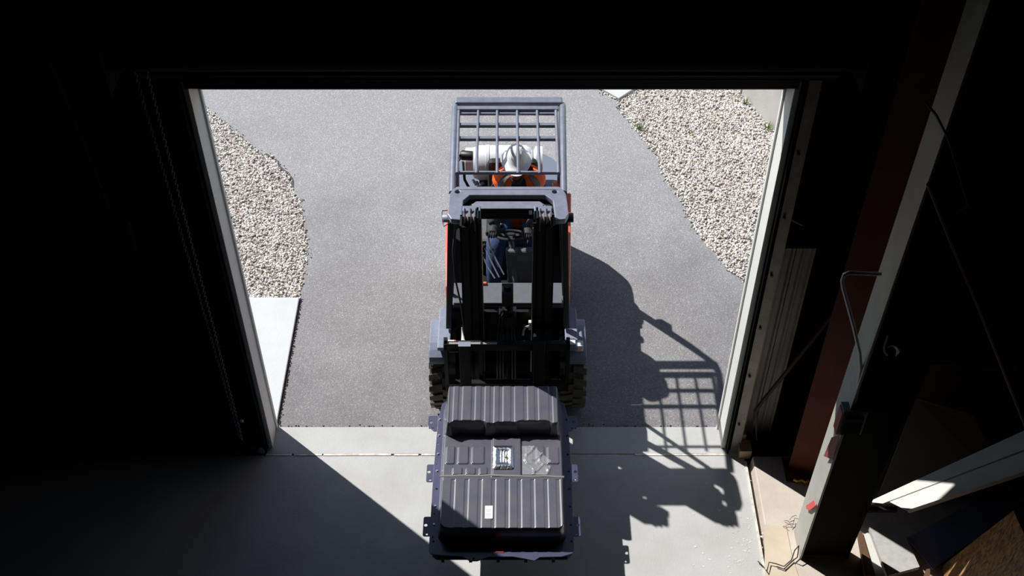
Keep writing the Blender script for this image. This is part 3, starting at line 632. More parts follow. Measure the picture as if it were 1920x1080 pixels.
# front canopy plate with cut-outs
def xg(p): return Vector((p.x, p.y, p.z + GZ + .03))
oc = [G(*q)[:2] for q in [(857,355),(1048,355),(1056,361),(1061,369),(1064,388),(1066,406),(1060,416),(1040,418),(1039,400),(1036,381),(1022,371),(881,371),(869,381),(867,400),(866,418),(846,416),(839,406),(841,388),(843,369),(849,361)]]
c1, c2 = G(858,365), G(1040,365)
cn = plate('canopy', oc, [circ(c1.x, c1.y, .020), circ(c2.x, c2.y, .020)], .05, M['guard'], FK, xg, bevel=.012, label='blue-grey front canopy plate with two round holes')
inner = [G(*q, 1.96) for q in ((872,366),(1033,366),(1045,380),(1046,402),(1040,408),(868,408),(862,402),(862,380))]
fs_ = [P(*q) for q in ((1339,908),(1352,912),(1362,922),(1370,940),(1365,944),(1361,943),(1354,926),(1347,917),(1340,914))]
slot = [(p.x - .705*1.96, p.y + .605*1.96) for p in fs_]
slot2 = [(2*XC - x, y) for x, y in slot][::-1]
plate('canopy_floor', [tuple(p[:2]) for p in inner], [slot, slot2], .02, M['blackgl'], cn, lambda p: Vector((p.x, p.y, p.z + 1.965)), label='dark recessed plate with curved slots')
# drop skirt of canopy
b = B(); b.box((G(848,360).x, G(900,362).y-.02, 1.93), (G(1056,360).x, G(900,357).y, 1.985)); fp(b, 'canopy_skirt', M['guard'], cn, bevel=.01)
b = B(); q = [G(x, y, GZ+.045) for x, y in ((874,391),(1029,391),(1028,388),(1012,377),(893,377),(877,388))]
b.hexa([v + Vector((0,0,-.035)) for v in q], q); fp(b, 'mast_tie', M['guard'], cn, bevel=.006, label='blue-grey tie plate over the mast')
# side lamps under the canopy
for s, x, y in ((-1, 840, 408), (1, 1064, 408)):
    c = P(x, y, 1.90); b = B(); b.tube([c + Vector((-.045,0,0)), c + Vector((-.03,0,0)), c + Vector((.045,0,0))], [(.03,.022),(.045,.03),(.045,.03)], 14); lo = fp(b, 'lamp', M['guard'] if s < 0 else M['blackgl'], smooth=40)
    if s < 0:
        b = B(); w = [P(x_, y_, 1.90) for x_, y_ in ((846,394),(829,395.5),(829,402),(830,415),(832,425),(846,416))]; b.tube(w, .004, 6); fp(b, 'lamp_guard', M['wire'], lo)
        b = B(); b.box(c + Vector((-.04,-.036,-.02)), c + Vector((.04,-.026,.014))); fp(b, 'lens', mat('lamp_lens', (.16,.15,.13), .25), lo, bevel=.004)
# mast
def my(z): return 6.335 + .075*z     # front face of mast leans back
def mrail(b, x0, x1, z0, z1, d0, d1):
    b.hexa([(x0, my(z0)+d0, z0), (x1, my(z0)+d0, z0), (x1, my(z0)+d1, z0), (x0, my(z0)+d1, z0)], [(x0, my(z1)+d0, z1), (x1, my(z1)+d0, z1), (x1, my(z1)+d1, z1), (x0, my(z1)+d1, z1)])
ms = B()
for s in (-1, 1):
    xs = lambda a, b_: sorted((mir(s*a), mir(s*b_)))
    a, c = xs(.34, .355); mrail(ms, a, c, .12, 2.05, 0, .14); a, c = xs(.29, .355); mrail(ms, a, c, .12, 2.05, 0, .015); mrail(ms, a, c, .12, 2.05, .125, .14)
mrail(ms, mir(-.355), mir(.355), .14, .30, .06, .13)
mo = fp(ms, 'mast', M['black'], label='black three-stage mast')
for s in (-1, 1):
    for k, (a0, a1, zt, dy) in enumerate(((.275, .29, 2.10, .01), (.215, .23, 2.12, .02))):
        b = B(); a, c = sorted((mir(s*a0), mir(s*a1))); mrail(b, a, c, .14, zt, dy, dy+.12); a, c = sorted((mir(s*(a0-.02 if k else a0-.0)), mir(s*(a1+.045)))); mrail(b, a, c, .14, zt-.05, dy, dy+.012); mrail(b, a, c, .14, zt-.05, dy+.108, dy+.12)
        fp(b, 'inner_rail', M['black'], mo)
    b = B(); a, c = sorted((mir(s*.20), mir(s*.335))); mrail(b, a, c, 2.02, 2.10, .12, .16); mrail(b, a, c, 2.07, 2.12, .10, .16); fp(b, 'rail_cap', M['guard'], mo, bevel=.006, label='blue-grey rail end cap')
    for xx in (.305, .26):
        zc = 2.075; b = B(); c = Vector((mir(s*xx), my(zc)+.065, zc)); b.lathe([(.008,-.014),(.05,-.014),(.04,-.006),(.04,.006),(.05,.014),(.008,.014)], c, 'x', 20); fp(b, 'sheave', mat('sheave_steel', (.34,.30,.30), .45, .5), mo, smooth=40)
        for dx in (-.019, .019):
            b = B(); mrail(b, c.x+dx-.003, c.x+dx+.003, 2.0, 2.135, .015, .13); fp(b, 'sheave_cheek', M['guard'], mo, label='blue-grey sheave cheek')
    b = B(); b.tube([(mir(s*.195), my(.5)+.05, .5), (mir(s*.195), my(2.0)+.05, 2.0)], .007, 6); fp(b, 'chain', mat('leaf_chain', (.30,.27,.2), .4, .8), mo)
for zz in ((1.985, 2.062, .19, .24), (1.0, 1.09, .12, .15)):
    b = B(); mrail(b, mir(-.28), mir(.28), *zz); fp(b, 'cross_member', M['black'], mo)
b = B(); mrail(b, mir(-.27), mir(.27), 2.063, 2.070, .188, .24); fp(b, 'cross_member_edge', M['guard'], mo, label='blue-grey top edge of the cross member')
b = B(); cpt = Vector((mir(.175), my(2.03)+.186, 2.035)); b.box(cpt + Vector((-.012,-.004,-.018)), cpt + Vector((.012,.0,.018))); fp(b, 'maker_plate', M['paper'], mo, label='tiny white plate')
for s in (-1, 1):
    b = B(); b.tube([(mir(s*.315), my(.2)+.19, .2), (mir(s*.315), my(1.85)+.19, 1.85)], .032, 12); fp(b, 'lift_cylinder', M['blackgl'], mo, smooth=40)
# central free-lift cylinder, hose bundle
b = B(); b.tube([(mir(-.0), my(.3)+.06, .3), (mir(-.0), my(1.2)+.06, 1.2)], .045, 14); b.tube([(mir(-.0), my(1.2)+.06, 1.2), (mir(0), my(1.42)+.06, 1.42)], .025, 12)
b.box((mir(-.07), my(1.12)-.0, 1.02), (mir(.07), my(1.12)+.13, 1.14)); b.box((mir(-.045), my(1.3), 1.26), (mir(.045), my(1.3)+.12, 1.40)); cc = fp(b, 'centre_cylinder', M['black'], mo, smooth=40)
for i, dx in enumerate((-.085, -.06, -.035, .04, .065)):
    b = B(); z1 = 1.15 - .03*i; b.tube([(mir(dx), my(.5)-.0, .45), (mir(dx), my(.9)-.01, .9), (mir(dx*.8), my(z1), z1), (mir(dx*.4), my(z1)+.05, z1+.05)], .009, 6); fp(b, 'hydraulic_hose', M['blackgl'], cc, smooth=50)
b = B(); h = [P(876+780-780, 0, 0)]
hs = [PY(861,420,6.75), PY(852,436,6.7), PY(849,470,6.62), PY(853,520,6.58), PY(864,570,6.53), PY(869,606,6.5), PY(868,636,6.45)]
b = B(); b.tube(hs, .008, 6); fp(b, 'hose', mat('hose_grey', (.06,.06,.07), .4), mo, smooth=50)
b = B(); b.tube([PY(866,614,6.45), PY(868,628,6.42), PY(868.5,640,6.36)], [.004,.012,.017], 8); fp(b, 'chain_anchor', M['steelc'], mo, smooth=50, label='pale chain anchor bolt')
b = B(); b.torus(PY(868.5, 642, 6.33), .014, .01, (0,-.5,.8), 12, 6); fp(b, 'anchor_nut', M['steelc'], mo, smooth=50)
b = B(); b.tube([PY(981,628,6.42), PY(982,618,6.42), PY(986,613,6.42), PY(991,612,6.45)], .009, 6); b.box(PY(991,614,6.47) + Vector((0,0,-.03)), PY(998,600,6.5)); fp(b, 'hose_elbow', M['steelc'], mo, smooth=50, label='bright hose elbow')
# carriage + forks
def cyy(z): return 6.19 + .075*z
def cbox(b, x0, x1, z0, z1, d0=0, d1=.05):
    b.hexa([(x0, cyy(z0)+d0, z0), (x1, cyy(z0)+d0, z0), (x1, cyy(z0)+d1, z0), (x0, cyy(z0)+d1, z0)], [(x0, cyy(z1)+d0, z1), (x1, cyy(z1)+d0, z1), (x1, cyy(z1)+d1, z1), (x0, cyy(z1)+d1, z1)])
b = B(); cx0, cx1 = -.545, .462
cbox(b, cx0, cx1, .93, 1.0); cbox(b, cx0, cx1, .47, .56); co = fp(b, 'carriage', M['black'], bevel=.006, label='black fork carriage')
for xx in (cx0, cx1-.03): 
    b = B(); cbox(b, xx, xx+.03, .47, 1.0, .0, .08); fp(b, 'side_plate', M['black'], co)
for xx in (-.27, .16):
    b = B(); cbox(b, xx, xx+.035, .50, .97, .05, .20); fp(b, 'roller_bracket', M['black'], co)
b = B(); cbox(b, -.50, -.25, 1.0, 1.006, .0, .02); cbox(b, -.23, -.12, 1.0, 1.006, 0, .02); cbox(b, -.50, -.38, .925, .93, -.01, .0); fp(b, 'top_edge', mat('worn_edge', (.28,.27,.26), .5), co, label='worn bare edge of the carriage bar')
b = B(); c = PY(847, 642, 6.30); b.box(c + Vector((-.03,-.0,-.016)), c + Vector((.02,.012,.016))); fp(b, 'warning_label', M['paper'], co, label='white warning label'); 
b = B(); b.box(c + Vector((.021,-.0,-.016)), c + Vector((.033,.012,.016))); fp(b, 'warning_label', M['red'], co, label='red end of the warning label')
for (xa, xb) in ((-.420, -.330), (.17, .26)):
    b = B(); cbox(b, xa, xb, .42, 1.03, -.05, -.003);  yb = cyy(.45)
    b.hexa([(xa, 4.98, .435), (xb, 4.98, .435), (xb, yb-.002, .42), (xa, yb-.002, .42)], [(xa, 4.98, .45), (xb, 4.98, .45), (xb, yb-.002, .465), (xa, yb-.002, .465)])
    fp(b, 'fork', M['black'], bevel=.004)
c = .0
b = B(); cbox(b, -.424, -.326, 1.03, 1.034, -.053, .0); fp(b, 'lit_fork_top', M['fender'], bevel=.003, label='blue-grey lit top of the left fork')  # thin pale cap paints the sunlit top of the black left fork
# LPG tank, bracket, beacon
tc_ = P(948, 305, 1.20); b = B(); r = .158
b.lathe([(.03,-.29),(.10,-.285),(.14,-.265),(r,-.22),(r,.20),(.14,.245),(.10,.265),(.03,.27)], tc_ + Vector((-.02,0,0)), 'x', 32); tk = fp(b, 'gas_tank', M['tank'], smooth=50, label='white horizontal gas tank')
b = B(); b.lathe([(.10,-.345),(.118,-.34),(.122,-.27),(.12,-.26)], tc_ + Vector((-.02,0,.02)), 'x', 24); fp(b, 'tank_collar', M['tank'], tk, smooth=50)
b = B(); b.lathe([(.105,.25),(.15,.27),(.15,.33),(.145,.33),(.145,.27)], tc_ + Vector((-.0,0,0)), 'x', 24, cap=False); fp(b, 'tank_collar', M['tank'], tk, smooth=50)
for xx in (-.16, .12):
    b = B(); b.lathe([(r+.001,-.014),(r+.005,-.014),(r+.005,.014),(r+.001,.014)], tc_ + Vector((xx,0,0)), 'x', 32, cap=False); fp(b, 'tank_strap', M['tank'], tk, smooth=50)
b = B(); b.box((tc_.x-.24, tc_.y-.09, .95), (tc_.x+.22, tc_.y+.11, 1.06)); fp(b, 'tank_cradle', M['cowl'], tk)
b = B(); b.tube([tc_ + Vector((-.32,-.02,.0)), tc_ + Vector((-.38,-.05,.05)), tc_ + Vector((-.37,-.12,-.1)), tc_ + Vector((-.30,-.2,-.2))], .013, 8); fp(b, 'gas_hose', M['blackgl'], tk, smooth=50)
c = P(875, 291, 1.62); b = B(); b.tube([c + Vector((-.055,.0,0)), c + Vector((-.04,0,.0)), c + Vector((.05,-.01,0)), c + Vector((.055,-.01,0))], [(.03,.03),(.05,.04),(.045,.04),(.03,.03)], 12)
bl = fp(b, 'rear_lamp', M['blackgl'], smooth=40, label='dark rear work lamp under the guard'); b = B(); b.tube([c + Vector((-.05,0,0)), P(861, 300, 1.7), P(862, 292, 1.97)], .012, 8); fp(b, 'lamp_arm', M['blackgl'], bl)
c = Vector((mir(.44), 8.24, 1.40)); b = B(); b.box(c + Vector((-.0,-.03,-.09)), c + Vector((.06,.05,.04))); fp(b, 'rear_light', M['blackgl'], bevel=.01, label='dark rear light on the right guard pillar')
# engine bits left behind the operator
b = B(); b.box((mir(-.43), 8.0, .93), (mir(-.22), 8.12, 1.05)); b.tube([P(905,332,1.1), P(915,352,1.05)], .012, 6); fp(b, 'rear_frame', M['blackgl'], bevel=.01)
for q in ((893,344,1.08,.022,.03), (904,346,1.07,.02,.022), (888,340,1.08,.012,.02), (899,352,1.05,.03,.012)):
    b = B(); cc_ = P(*q[:3]); b.box(cc_ + Vector((-q[3],-.015,-.012)), cc_ + Vector((q[3],.02,.012)), Matrix.Rotation(.5, 3, 'Z')); fp(b, 'hose_fitting', M['steel'], bevel=.004, label='bright steel fitting')

# ================================================================ BATTERY PACK ON THE FORKS
PKZ = .585
BP = root('battery_pack', (-.08, 5.3, .47), 'large dark grey ribbed battery tray lying across the forks', 'battery tray')
PX0, PX1 = -.545, .402; PY0, PY1 = 4.695, 6.02
def sst(e0, e1, x): t = np.clip((x-e0)/(e1-e0), 0, 1); return t*t*(3-2*t)
nx, ny = 300, 360
gx = np.linspace(PX0-.03, PX1+.03, nx); gy = np.linspace(PY0-.05, PY1+.04, ny)
GX, GY = np.meshgrid(gx, gy, indexing='ij')
def rrect(x, y, x0, x1, y0, y1, r):   # signed distance of rounded rectangle (negative inside)
    cx, cy, hx, hy = (x0+x1)/2, (y0+y1)/2, (x1-x0)/2-r, (y1-y0)/2-r
    qx, qy = np.abs(x-cx)-hx, np.abs(y-cy)-hy
    return np.hypot(np.maximum(qx, 0), np.maximum(qy, 0)) + np.minimum(np.maximum(qx, qy), 0) - r
H = np.full(GX.shape, PKZ)
def raise_(H, d, z, w=.028): return np.maximum(H, PKZ + (z-PKZ)*(1-sst(-w, 0, d)))
H = raise_(H, rrect(GX, GY, PX0, PX1, PY0+.0, PY1, .10), .700, .03)            # middle level
near = raise_(np.full(GX.shape, PKZ), rrect(GX, GY, PX0+.004, PX1-.004, PY0, 5.195, .075), .752, .03)
dfar = rrect(GX, GY, PX0+.005, PX1-.005, 5.56, PY1, .06)
for (x0, x1, yy) in ((-.44, -.225, 5.585), (.06, .275, 5.585), (-.11, .03, 5.572)): dfar = np.maximum(dfar, -rrect(GX, GY, x0, x1, 5.40, yy, .02))
far = raise_(np.full(GX.shape, PKZ), dfar, .84, .05)
def groove(y0, y1, xs, w=.012, e=.006):
    g = np.zeros(GX.shape)
    for x in xs: g = np.maximum(g, (1-sst(w, w+e, np.abs(GX-x))) )
    return g * sst(y0, y0+.012, GY) * (1-sst(y1-.012, y1, GY))
near -= (.0045)*groove(4.60, 5.15, (-.435, -.335, -.235, -.135, -.035, .055, .152, .25, .34))*(near > .72)
far -= .005*groove(5.52, 6.2, (-.47, -.40, -.30, -.225, -.155, -.085, .005, .105, .19, .30))*(far > .70)
H = np.maximum(np.maximum(H, near), far)
mid = (GY > 5.20) & (GY < 5.60)
for (x0, x1, y0, y1) in ((-.505,-.43,5.315,5.49),(-.415,-.325,5.315,5.49),(-.31,-.205,5.315,5.49),(.10,.165,5.315,5.49),(.18,.25,5.315,5.49),(.265,.36,5.315,5.49),
                         (-.45,-.37,5.215,5.29),(-.35,-.27,5.215,5.29),(-.25,-.18,5.215,5.29)):
    d = rrect(GX, GY, x0, x1, y0, y1, .018); H += np.where(mid, .008*(1-sst(-.010, 0, d)), 0)
d = rrect(GX, GY, -.155, .075, 5.19, 5.57, .02); H += np.where(mid, .018*(1-sst(-.012, 0, d)), 0)
V = np.stack([GX, GY, H], -1).reshape(-1, 3); idx = np.arange(nx*ny).reshape(nx, ny)
Fq = np.stack([idx[:-1, :-1], idx[1:, :-1], idx[1:, 1:], idx[:-1, 1:]], -1).reshape(-1, 4)
cen = (GX[:-1, :-1], GY[:-1, :-1])
keep = (H[:-1, :-1] > PKZ+.001) | (H[1:, 1:] > PKZ+.001) | (H[1:, :-1] > PKZ+.001) | (H[:-1, 1:] > PKZ+.001)
Fq = Fq[keep.reshape(-1)]
used = np.unique(Fq); rm = np.full(nx*ny, -1); rm[used] = np.arange(len(used)); V = V[used]; Fq = rm[Fq]
me = bpy.data.meshes.new('cover'); me.from_pydata((V - np.array(rootloc(BP))).tolist(), [], Fq.tolist()); me.update()
cv = link('cover', me, M['pack'], BP, smooth=60, label='pressed dark grey cover with long ribs')
# tray flange with brackets
def rr(x0, x1, y0, y1, r, n=5):
    out = []
    for cx, cy, a0 in ((x1-r, y1-r, 0), (x0+r, y1-r, 90), (x0+r, y0+r, 180), (x1-r, y0+r, 270)):
        for i in range(n+1): a = math.radians(a0 + 90*i/n); out.append((cx + r*math.cos(a), cy + r*math.sin(a)))
    return out
def xp(z): return lambda p: Vector((p.x, p.y, p.z + z))
fl = [(-.598,4.64),(-.59,4.615),(-.50,4.60),(-.36,4.59),(-.30,4.555),(-.25,4.555),(-.16,4.59),(.0,4.59),(.10,4.57),(.16,4.555),(.20,4.585),(.36,4.59),(.435,4.615),(.448,4.65),(.452,5.2),(.445,5.85),(.42,6.0),(.36,6.05),(-.50,6.05),(-.56,6.0),(-.585,5.85),(-.60,5.3),(-.60,4.68)]
plate('flange', fl, [circ(-.275, 4.572, .009)] + [circ(x, y, .006, 8) for x in (-.575,) for y in (4.75, 4.95, 5.4, 5.6)], .012, M['flangem'], BP, xp(PKZ+.002), bevel=.002, label='blue-black flange')
b = B(); b.prism([(-.585,4.66),(-.55,4.63),(.39,4.63),(.435,4.66),(.435,5.9),(.36,6.0),(-.50,6.0),(-.57,5.9)], .468, PKZ-.008); fp(b, 'tray', M['packdark'], BP, bevel=.01, label='dark tray bottom')
b = B()
for x in (-.5, -.3, -.1, .1, .3): b.box((x-.012, 4.612, .47), (x+.012, 4.635, PKZ-.012))
b.box((-.54, 4.615, .50), (.40, 4.632, .515)); build(b, 'front_rib', M['packdark'], BP)
def bracket(side, y0, y1, w, cut, z=PKZ-.004):
    s = side; xi = -.59 if s < 0 else .44; xo = xi + s*w
    if cut: o = [(xi, y1), (xo+s*-.008, y1), (xo, y1-.01), (xo, y0+.06), (xo-s*.03, y0+.02), (xo-s*.05, y0), (xi, y0)]
    else: o = rr(min(xi, xo), max(xi, xo), y0, y1, .015, 3)
    m = (y0+y1)/2; h = [circ((xi+xo)/2+s*.012, m+.012, .013)]
    if not cut: h.append(circ((xi+xo)/2, y0+.018, .008))
    else: h.append(circ((xi+xo)/2-s*.005, y0+.03, .008))
    o2 = plate('bracket', o, h, .006, M['flangem'], BP, xp(z), bevel=.0015)
    b = B(); b.box((min(xi,xo)+.008, m-.03, z-.03), (max(xi,xo)-.008, m-.022, z-.007)); fp(b, 'bracket_rib', M['packdark'], o2)
for s in (-1, 1):
    Zb = PKZ
    for (ya, yb, w, cut) in ((779,808,.075,True), (870,903,.062,False), (968,1005,.062,False)):
        bracket(s, P(960, yb, Zb).y, P(960, ya, Zb).y, w, cut)
# sealant line between the levels
b = B(); pts = [P(x, y, .766) for x, y in ((824,894),(848,893),(862,890),(900,893),(918,889),(935,890),(950,893),(970,893),(1000,895),(1020,893),(1045,897),(1058,897))]
pts = [Vector((p.x, 5.185 + (p.y-5.19)*.4, .752 if i % 3 else .754)) for i, p in enumerate(pts)]
b.tube(pts, [(.009, .004)]*len(pts), 8); fp(b, 'sealant_bead', M['sealant'], BP, smooth=60, label='pale grey bead of sealant')
# foil patch, film, label, front markings
def patch(x0, x1, y0, y1, z, n, amp, name, m, lab, shape=None):
    b = B(); vs = []; fs = []; N = n+1
    for i in range(N):
        for j in range(N):
            u, v = i/n, j/n; vs.append((x0+(x1-x0)*u, y0+(y1-y0)*v, z + random.uniform(0, amp)))
    for i in range(n):
        for j in range(n):
            if shape is None or shape((i+.5)/n, (j+.5)/n): fs.append((i*N+j, (i+1)*N+j, (i+1)*N+j+1, i*N+j+1))
    b.add(vs, fs); return fp(b, name, m, BP, fixn=True, label=lab)
fa, fb = P(924, 880, .72), P(963, 836, .72)
def fsh(u, v): return (abs(u-.5)+abs(v-.5)) < .93
fo = patch(fa.x, fb.x, fa.y, fb.y, .722, 24, .0022, 'foil_pad', M['foil'], 'crinkled silver foil pad', fsh)
fm = fo.data
for v_ in fm.vertices:
    x_, y_ = v_.co.x - ((fa.x+fb.x)/2-BP.location.x), v_.co.y - ((fa.y+fb.y)/2-BP.location.y); ux, uy = abs(x_)/((fb.x-fa.x)/2), abs(y_)/((fb.y-fa.y)/2)
    v_.co.z += .010*(1-abs(max(ux, uy)-.72)/.28 if max(ux, uy) > .44 else 0) + .003*math.sin(x_*330)*(max(ux,uy) < .5)
fm.polygons.foreach_set('use_smooth', [True]*len(fm.polygons))
b = B(); cf = Vector(((fa.x+fb.x)/2+.02, (fa.y+fb.y)/2, .727)); b.lathe([(.0,.003),(.011,.003),(.009,.014),(0,.015)], cf, n=10, cap=False); build(b, 'plug', mat('brass_plug', (.35,.32,.12), .4, .6), fo)
pa, pb = P(979, 890, .71), P(1038, 834, .71)
def psh(u, v): return v < .95 - .75*max(0, u-.35)*1.2 and not (u > .78 and .3 < v < .4) and ((u-.3)**2*1.4+(v-.45)**2) < .5
fpo = patch(pa.x, pb.x, pa.y, pb.y, .712, 40, .0012, 'film_patch', M['film'], 'wrinkled clear plastic film', psh)
for v_ in fpo.data.vertices:
    x_, y_ = v_.co.x*14, v_.co.y*14
    v_.co.z += .010*(max(0, 1-abs(math.sin(x_*2.1+math.sin(y_*1.9)))*2.2)**1.5 + max(0, 1-abs(math.sin(y_*2.0+1.1*math.sin(x_*2.3)+.6))*2.2)**1.5)
fpo.data.polygons.foreach_set('use_smooth', [True]*len(fpo.data.polygons))
la, lb = P(909, 972, .755), P(924, 948, .755); b = B(); b.box((la.x, la.y, .751), (lb.x, lb.y, .7535)); fp(b, 'paper_label', M['paper'], BP, label='white paper label')
b = B()
for i in range(5):
    y = la.y + .012 + i*.016; b.box((la.x+.006, y, .7536), (la.x + random.uniform(.03, .05), y+.004, .7539))
fp(b, 'label_print', mat('label_grey', (.45,.47,.55), .6), BP)
b = B(); c = P(937, 1030, .53); c = P(937, 1033, PKZ)
b.box((c.x-.028, c.y-.016, PKZ+.0025), (c.x+.028, c.y+.016, PKZ+.006)); fr = fp(b, 'front_label', M['redlab'], BP, label='small red label on the front edge')
def text(body, size, loc, rot, m, name, parent, al='CENTER'):
    cu = bpy.data.curves.new('t', 'FONT'); cu.body = body; cu.size = size; cu.extrude = .0006; cu.align_x = al; cu.align_y = 'CENTER'
    t = bpy.data.objects.new('t', cu); C.objects.link(t); t.location = Vector(loc); t.rotation_euler = rot; bpy.context.view_layer.update()
    me = bpy.data.meshes.new_from_object(t.evaluated_get(bpy.context.evaluated_depsgraph_get())); mw = t.matrix_world.copy()
    bpy.data.objects.remove(t); og = rootloc(parent); me.materials.clear()
    for v in me.vertices: v.co = mw @ v.co - og
    return link(name, me, m, parent)
text('018', .028, (c.x+.004, c.y, PKZ+.0068), (0, 0, 0), mat('pale_pink', (.7,.4,.42), .6), 'lettering', fr)
b = B(); c2_ = Vector((c.x, c.y+.034, PKZ+.002)); b.cyl(c2_, c2_ + Vector((0,0,.012)), .008, 8)
for dx in (-.03, .03): b.box((c2_.x+dx-.014, c2_.y-.003, PKZ+.003), (c2_.x+dx+.014, c2_.y+.004, PKZ+.010))
fp(b, 'front_clip', mat('clip_grey', (.4,.4,.42), .4, .4), BP)
# small bolts on the flange (each its own piece)
for x in (-.572, .432):
    for y in (4.72, 4.86, 5.02, 5.18, 5.34, 5.5, 5.68, 5.84):
        b = B(); b.cyl((x, y, PKZ+.002), (x, y, PKZ+.010), .008, 8); fp(b, 'bolt', M['steel'] if random.random() < .4 else M['packdark'], BP)

# ================================================================ OPERATOR
PC = .05
OP = root('person', (PC, 7.8, 1.0), 'forklift operator seated, white hard hat, orange vest, blue jeans, gloved hand on a lever', 'person')
def skinned(name, verts, edges, radii, mats, parent, matfn=None, sub=2, label=None, rt=0):
    og = rootloc(parent); me = bpy.data.meshes.new(name); me.from_pydata([Vector(v)-og for v in verts], edges, [])
    t = bpy.data.objects.new('tmp', me); C.objects.link(t)
    t.modifiers.new('s', 'SKIN'); sv = me.skin_vertices[0].data
    for i, r in enumerate(radii): sv[i].radius = r if isinstance(r, tuple) else (r, r); sv[i].use_root = (i == rt)
    sb = t.modifiers.new('b', 'SUBSURF'); sb.levels = sb.render_levels = sub
    bpy.context.view_layer.update()
    m2 = bpy.data.meshes.new_from_object(t.evaluated_get(bpy.context.evaluated_depsgraph_get())); bpy.data.objects.remove(t)
    m2.name = name; m2.materials.clear()
    o = link(name, m2, mats, parent, label=label)
    m2.polygons.foreach_set('use_smooth', [True]*len(m2.polygons))
    if matfn:
        for p in m2.polygons: p.material_index = matfn(p.center + og)
    return o
hd = P(968, 300, 1.70)
pel = Vector((PC, 7.82, 1.05)); rh = P(924, 428, 1.25); lh = P(990, 432, 1.24)
chest = Vector((PC+.01, 7.80, 1.36)); neck = Vector((PC+.02, 7.765, 1.52))
hb = hd + Vector((0, .0, -.04))
vs = [pel, (PC, 7.83, 1.2), chest, Vector((PC+.01, 7.79, 1.46)), neck, hd + Vector((0,.02,-.10)), hb]       # 0-6
vs += [(PC-.17, 7.79, 1.39), (PC-.24, 7.72, 1.18), (rh.x-.02, rh.y+.12, rh.z+.03), (rh.x, rh.y+.04, rh.z)]   # 7-10 image-left arm
vs += [(PC+.18, 7.79, 1.39), (PC+.25, 7.72, 1.20), (lh.x+.05, lh.y+.12, lh.z+.03), (lh.x, lh.y+.04, lh.z)]  # 11-14
vs += [(PC-.10, 7.76, 1.03), (PC-.19, 7.40, 1.08), (PC-.21, 7.26, .80), (PC-.19, 7.22, .62), (PC-.19, 7.10, .57)]      # 15-19
vs += [(PC+.10, 7.76, 1.03), (PC+.15, 7.40, 1.08), (PC+.16, 7.30, .80), (PC+.15, 7.26, .62), (PC+.15, 7.12, .57)]      # 20-24
ed = [(0,1),(1,2),(2,3),(3,4),(4,5),(5,6),(3,7),(7,8),(8,9),(9,10),(3,11),(11,12),(12,13),(13,14),(0,15),(15,16),(16,17),(17,18),(18,19),(0,20),(20,21),(21,22),(22,23),(23,24)]
rd = [(.15,.12),(.15,.11),(.17,.12),(.12,.09),.055,.07,.085, .055,.05,.045,.035, .055,.05,.045,.035, .11,.095,.07,.055,.05, .11,.075,.06,.05,.045]
def bm_(c):
    if c.z > 1.50 and abs(c.x-PC) < .12: return 2
    if c.z < .64: return 3
    if c.z < 1.14 and c.y < 7.95 and not (c.z > 1.10 and c.y > 7.66): return 1
    return 0
body = skinned('body', vs, ed, rd, [M['jacket'], M['jeans'], M['skin'], M['boot']], OP, bm_, label='dark jacket and blue jeans')
# head: shaped ovoid with nose, mouth, ears, glasses
bmh = bmesh.new(); bmesh.ops.create_icosphere(bmh, subdivisions=4, radius=1)
for v in bmh.verts:
    x, y, z = v.co; sx, sy, sz = .078, .098, .118
    if z < 0: sx *= 1 - .30*(-z)**1.5; sy *= 1 - .12*(-z)
    v.co = Vector((x*sx, y*sy, z*sz))
    if y < 0:
        v.co.y -= .030*math.exp(-(x*.078/.014)**2 - ((z*.118+.012)/.022)**2)         # nose
        v.co.y -= .008*math.exp(-(x*.078/.028)**2 - ((z*.118+.055)/.008)**2) + .006*math.exp(-(x*.078/.026)**2 - ((z*.118+.074)/.008)**2)
        for s in (-1, 1): v.co.y += .010*math.exp(-((x*.078-s*.030)/.015)**2 - ((z*.118-.012)/.012)**2)
rotH = Matrix.Rotation(math.radians(2), 3, 'X')
meh = bpy.data.meshes.new('head'); 
for v in bmh.verts: v.co = rotH @ v.co + hd + Vector((0,-.01,-.05)) - OP.location
bmh.to_mesh(meh); bmh.free(); meh.polygons.foreach_set('use_smooth', [True]*len(meh.polygons)); hdo = link('head', meh, M['skin'], OP)
def hp_(x, y, z): return rotH @ Vector((x, y, z)) + hd + Vector((0,-.01,-.05))
b = B()
for s in (-1, 1): b.torus(hp_(s*.078, .01, -.005), .020, .008, (1,0,0), 12, 6)
build(b, 'ear', M['skin'], hdo, smooth=60)
b = B(); b.tube([hp_(-.062,-.078,.012), hp_(-.03,-.102,.012), hp_(0,-.100,.014), hp_(.03,-.102,.012), hp_(.062,-.078,.012)], [(.010,.006),(.018,.006),(.008,.004),(.018,.006),(.010,.006)], 8); build(b, 'safety_glasses', M['lens'], hdo, smooth=60)
b = B(); b.tube([hp_(-.022,-.095,-.062), hp_(0,-.105,-.064), hp_(.022,-.095,-.062)], .004, 6); build(b, 'mouth', mat('lips', (.3,.1,.09), .6), hdo, smooth=60)
b = B(); b.tube([hp_(-.055,-.055,-.08), hp_(-.03,-.085,-.10), hp_(0,-.095,-.108), hp_(.03,-.085,-.10), hp_(.055,-.055,-.08)], [.01,.018,.02,.018,.01], 8); b.tube([hp_(-.07,.02,-.03), hp_(-.04,.08,-.04), hp_(.0,.1,-.04), hp_(.04,.08,-.04), hp_(.07,.02,-.03)], .02, 8); build(b, 'beard', M['hair'], hdo, smooth=60)
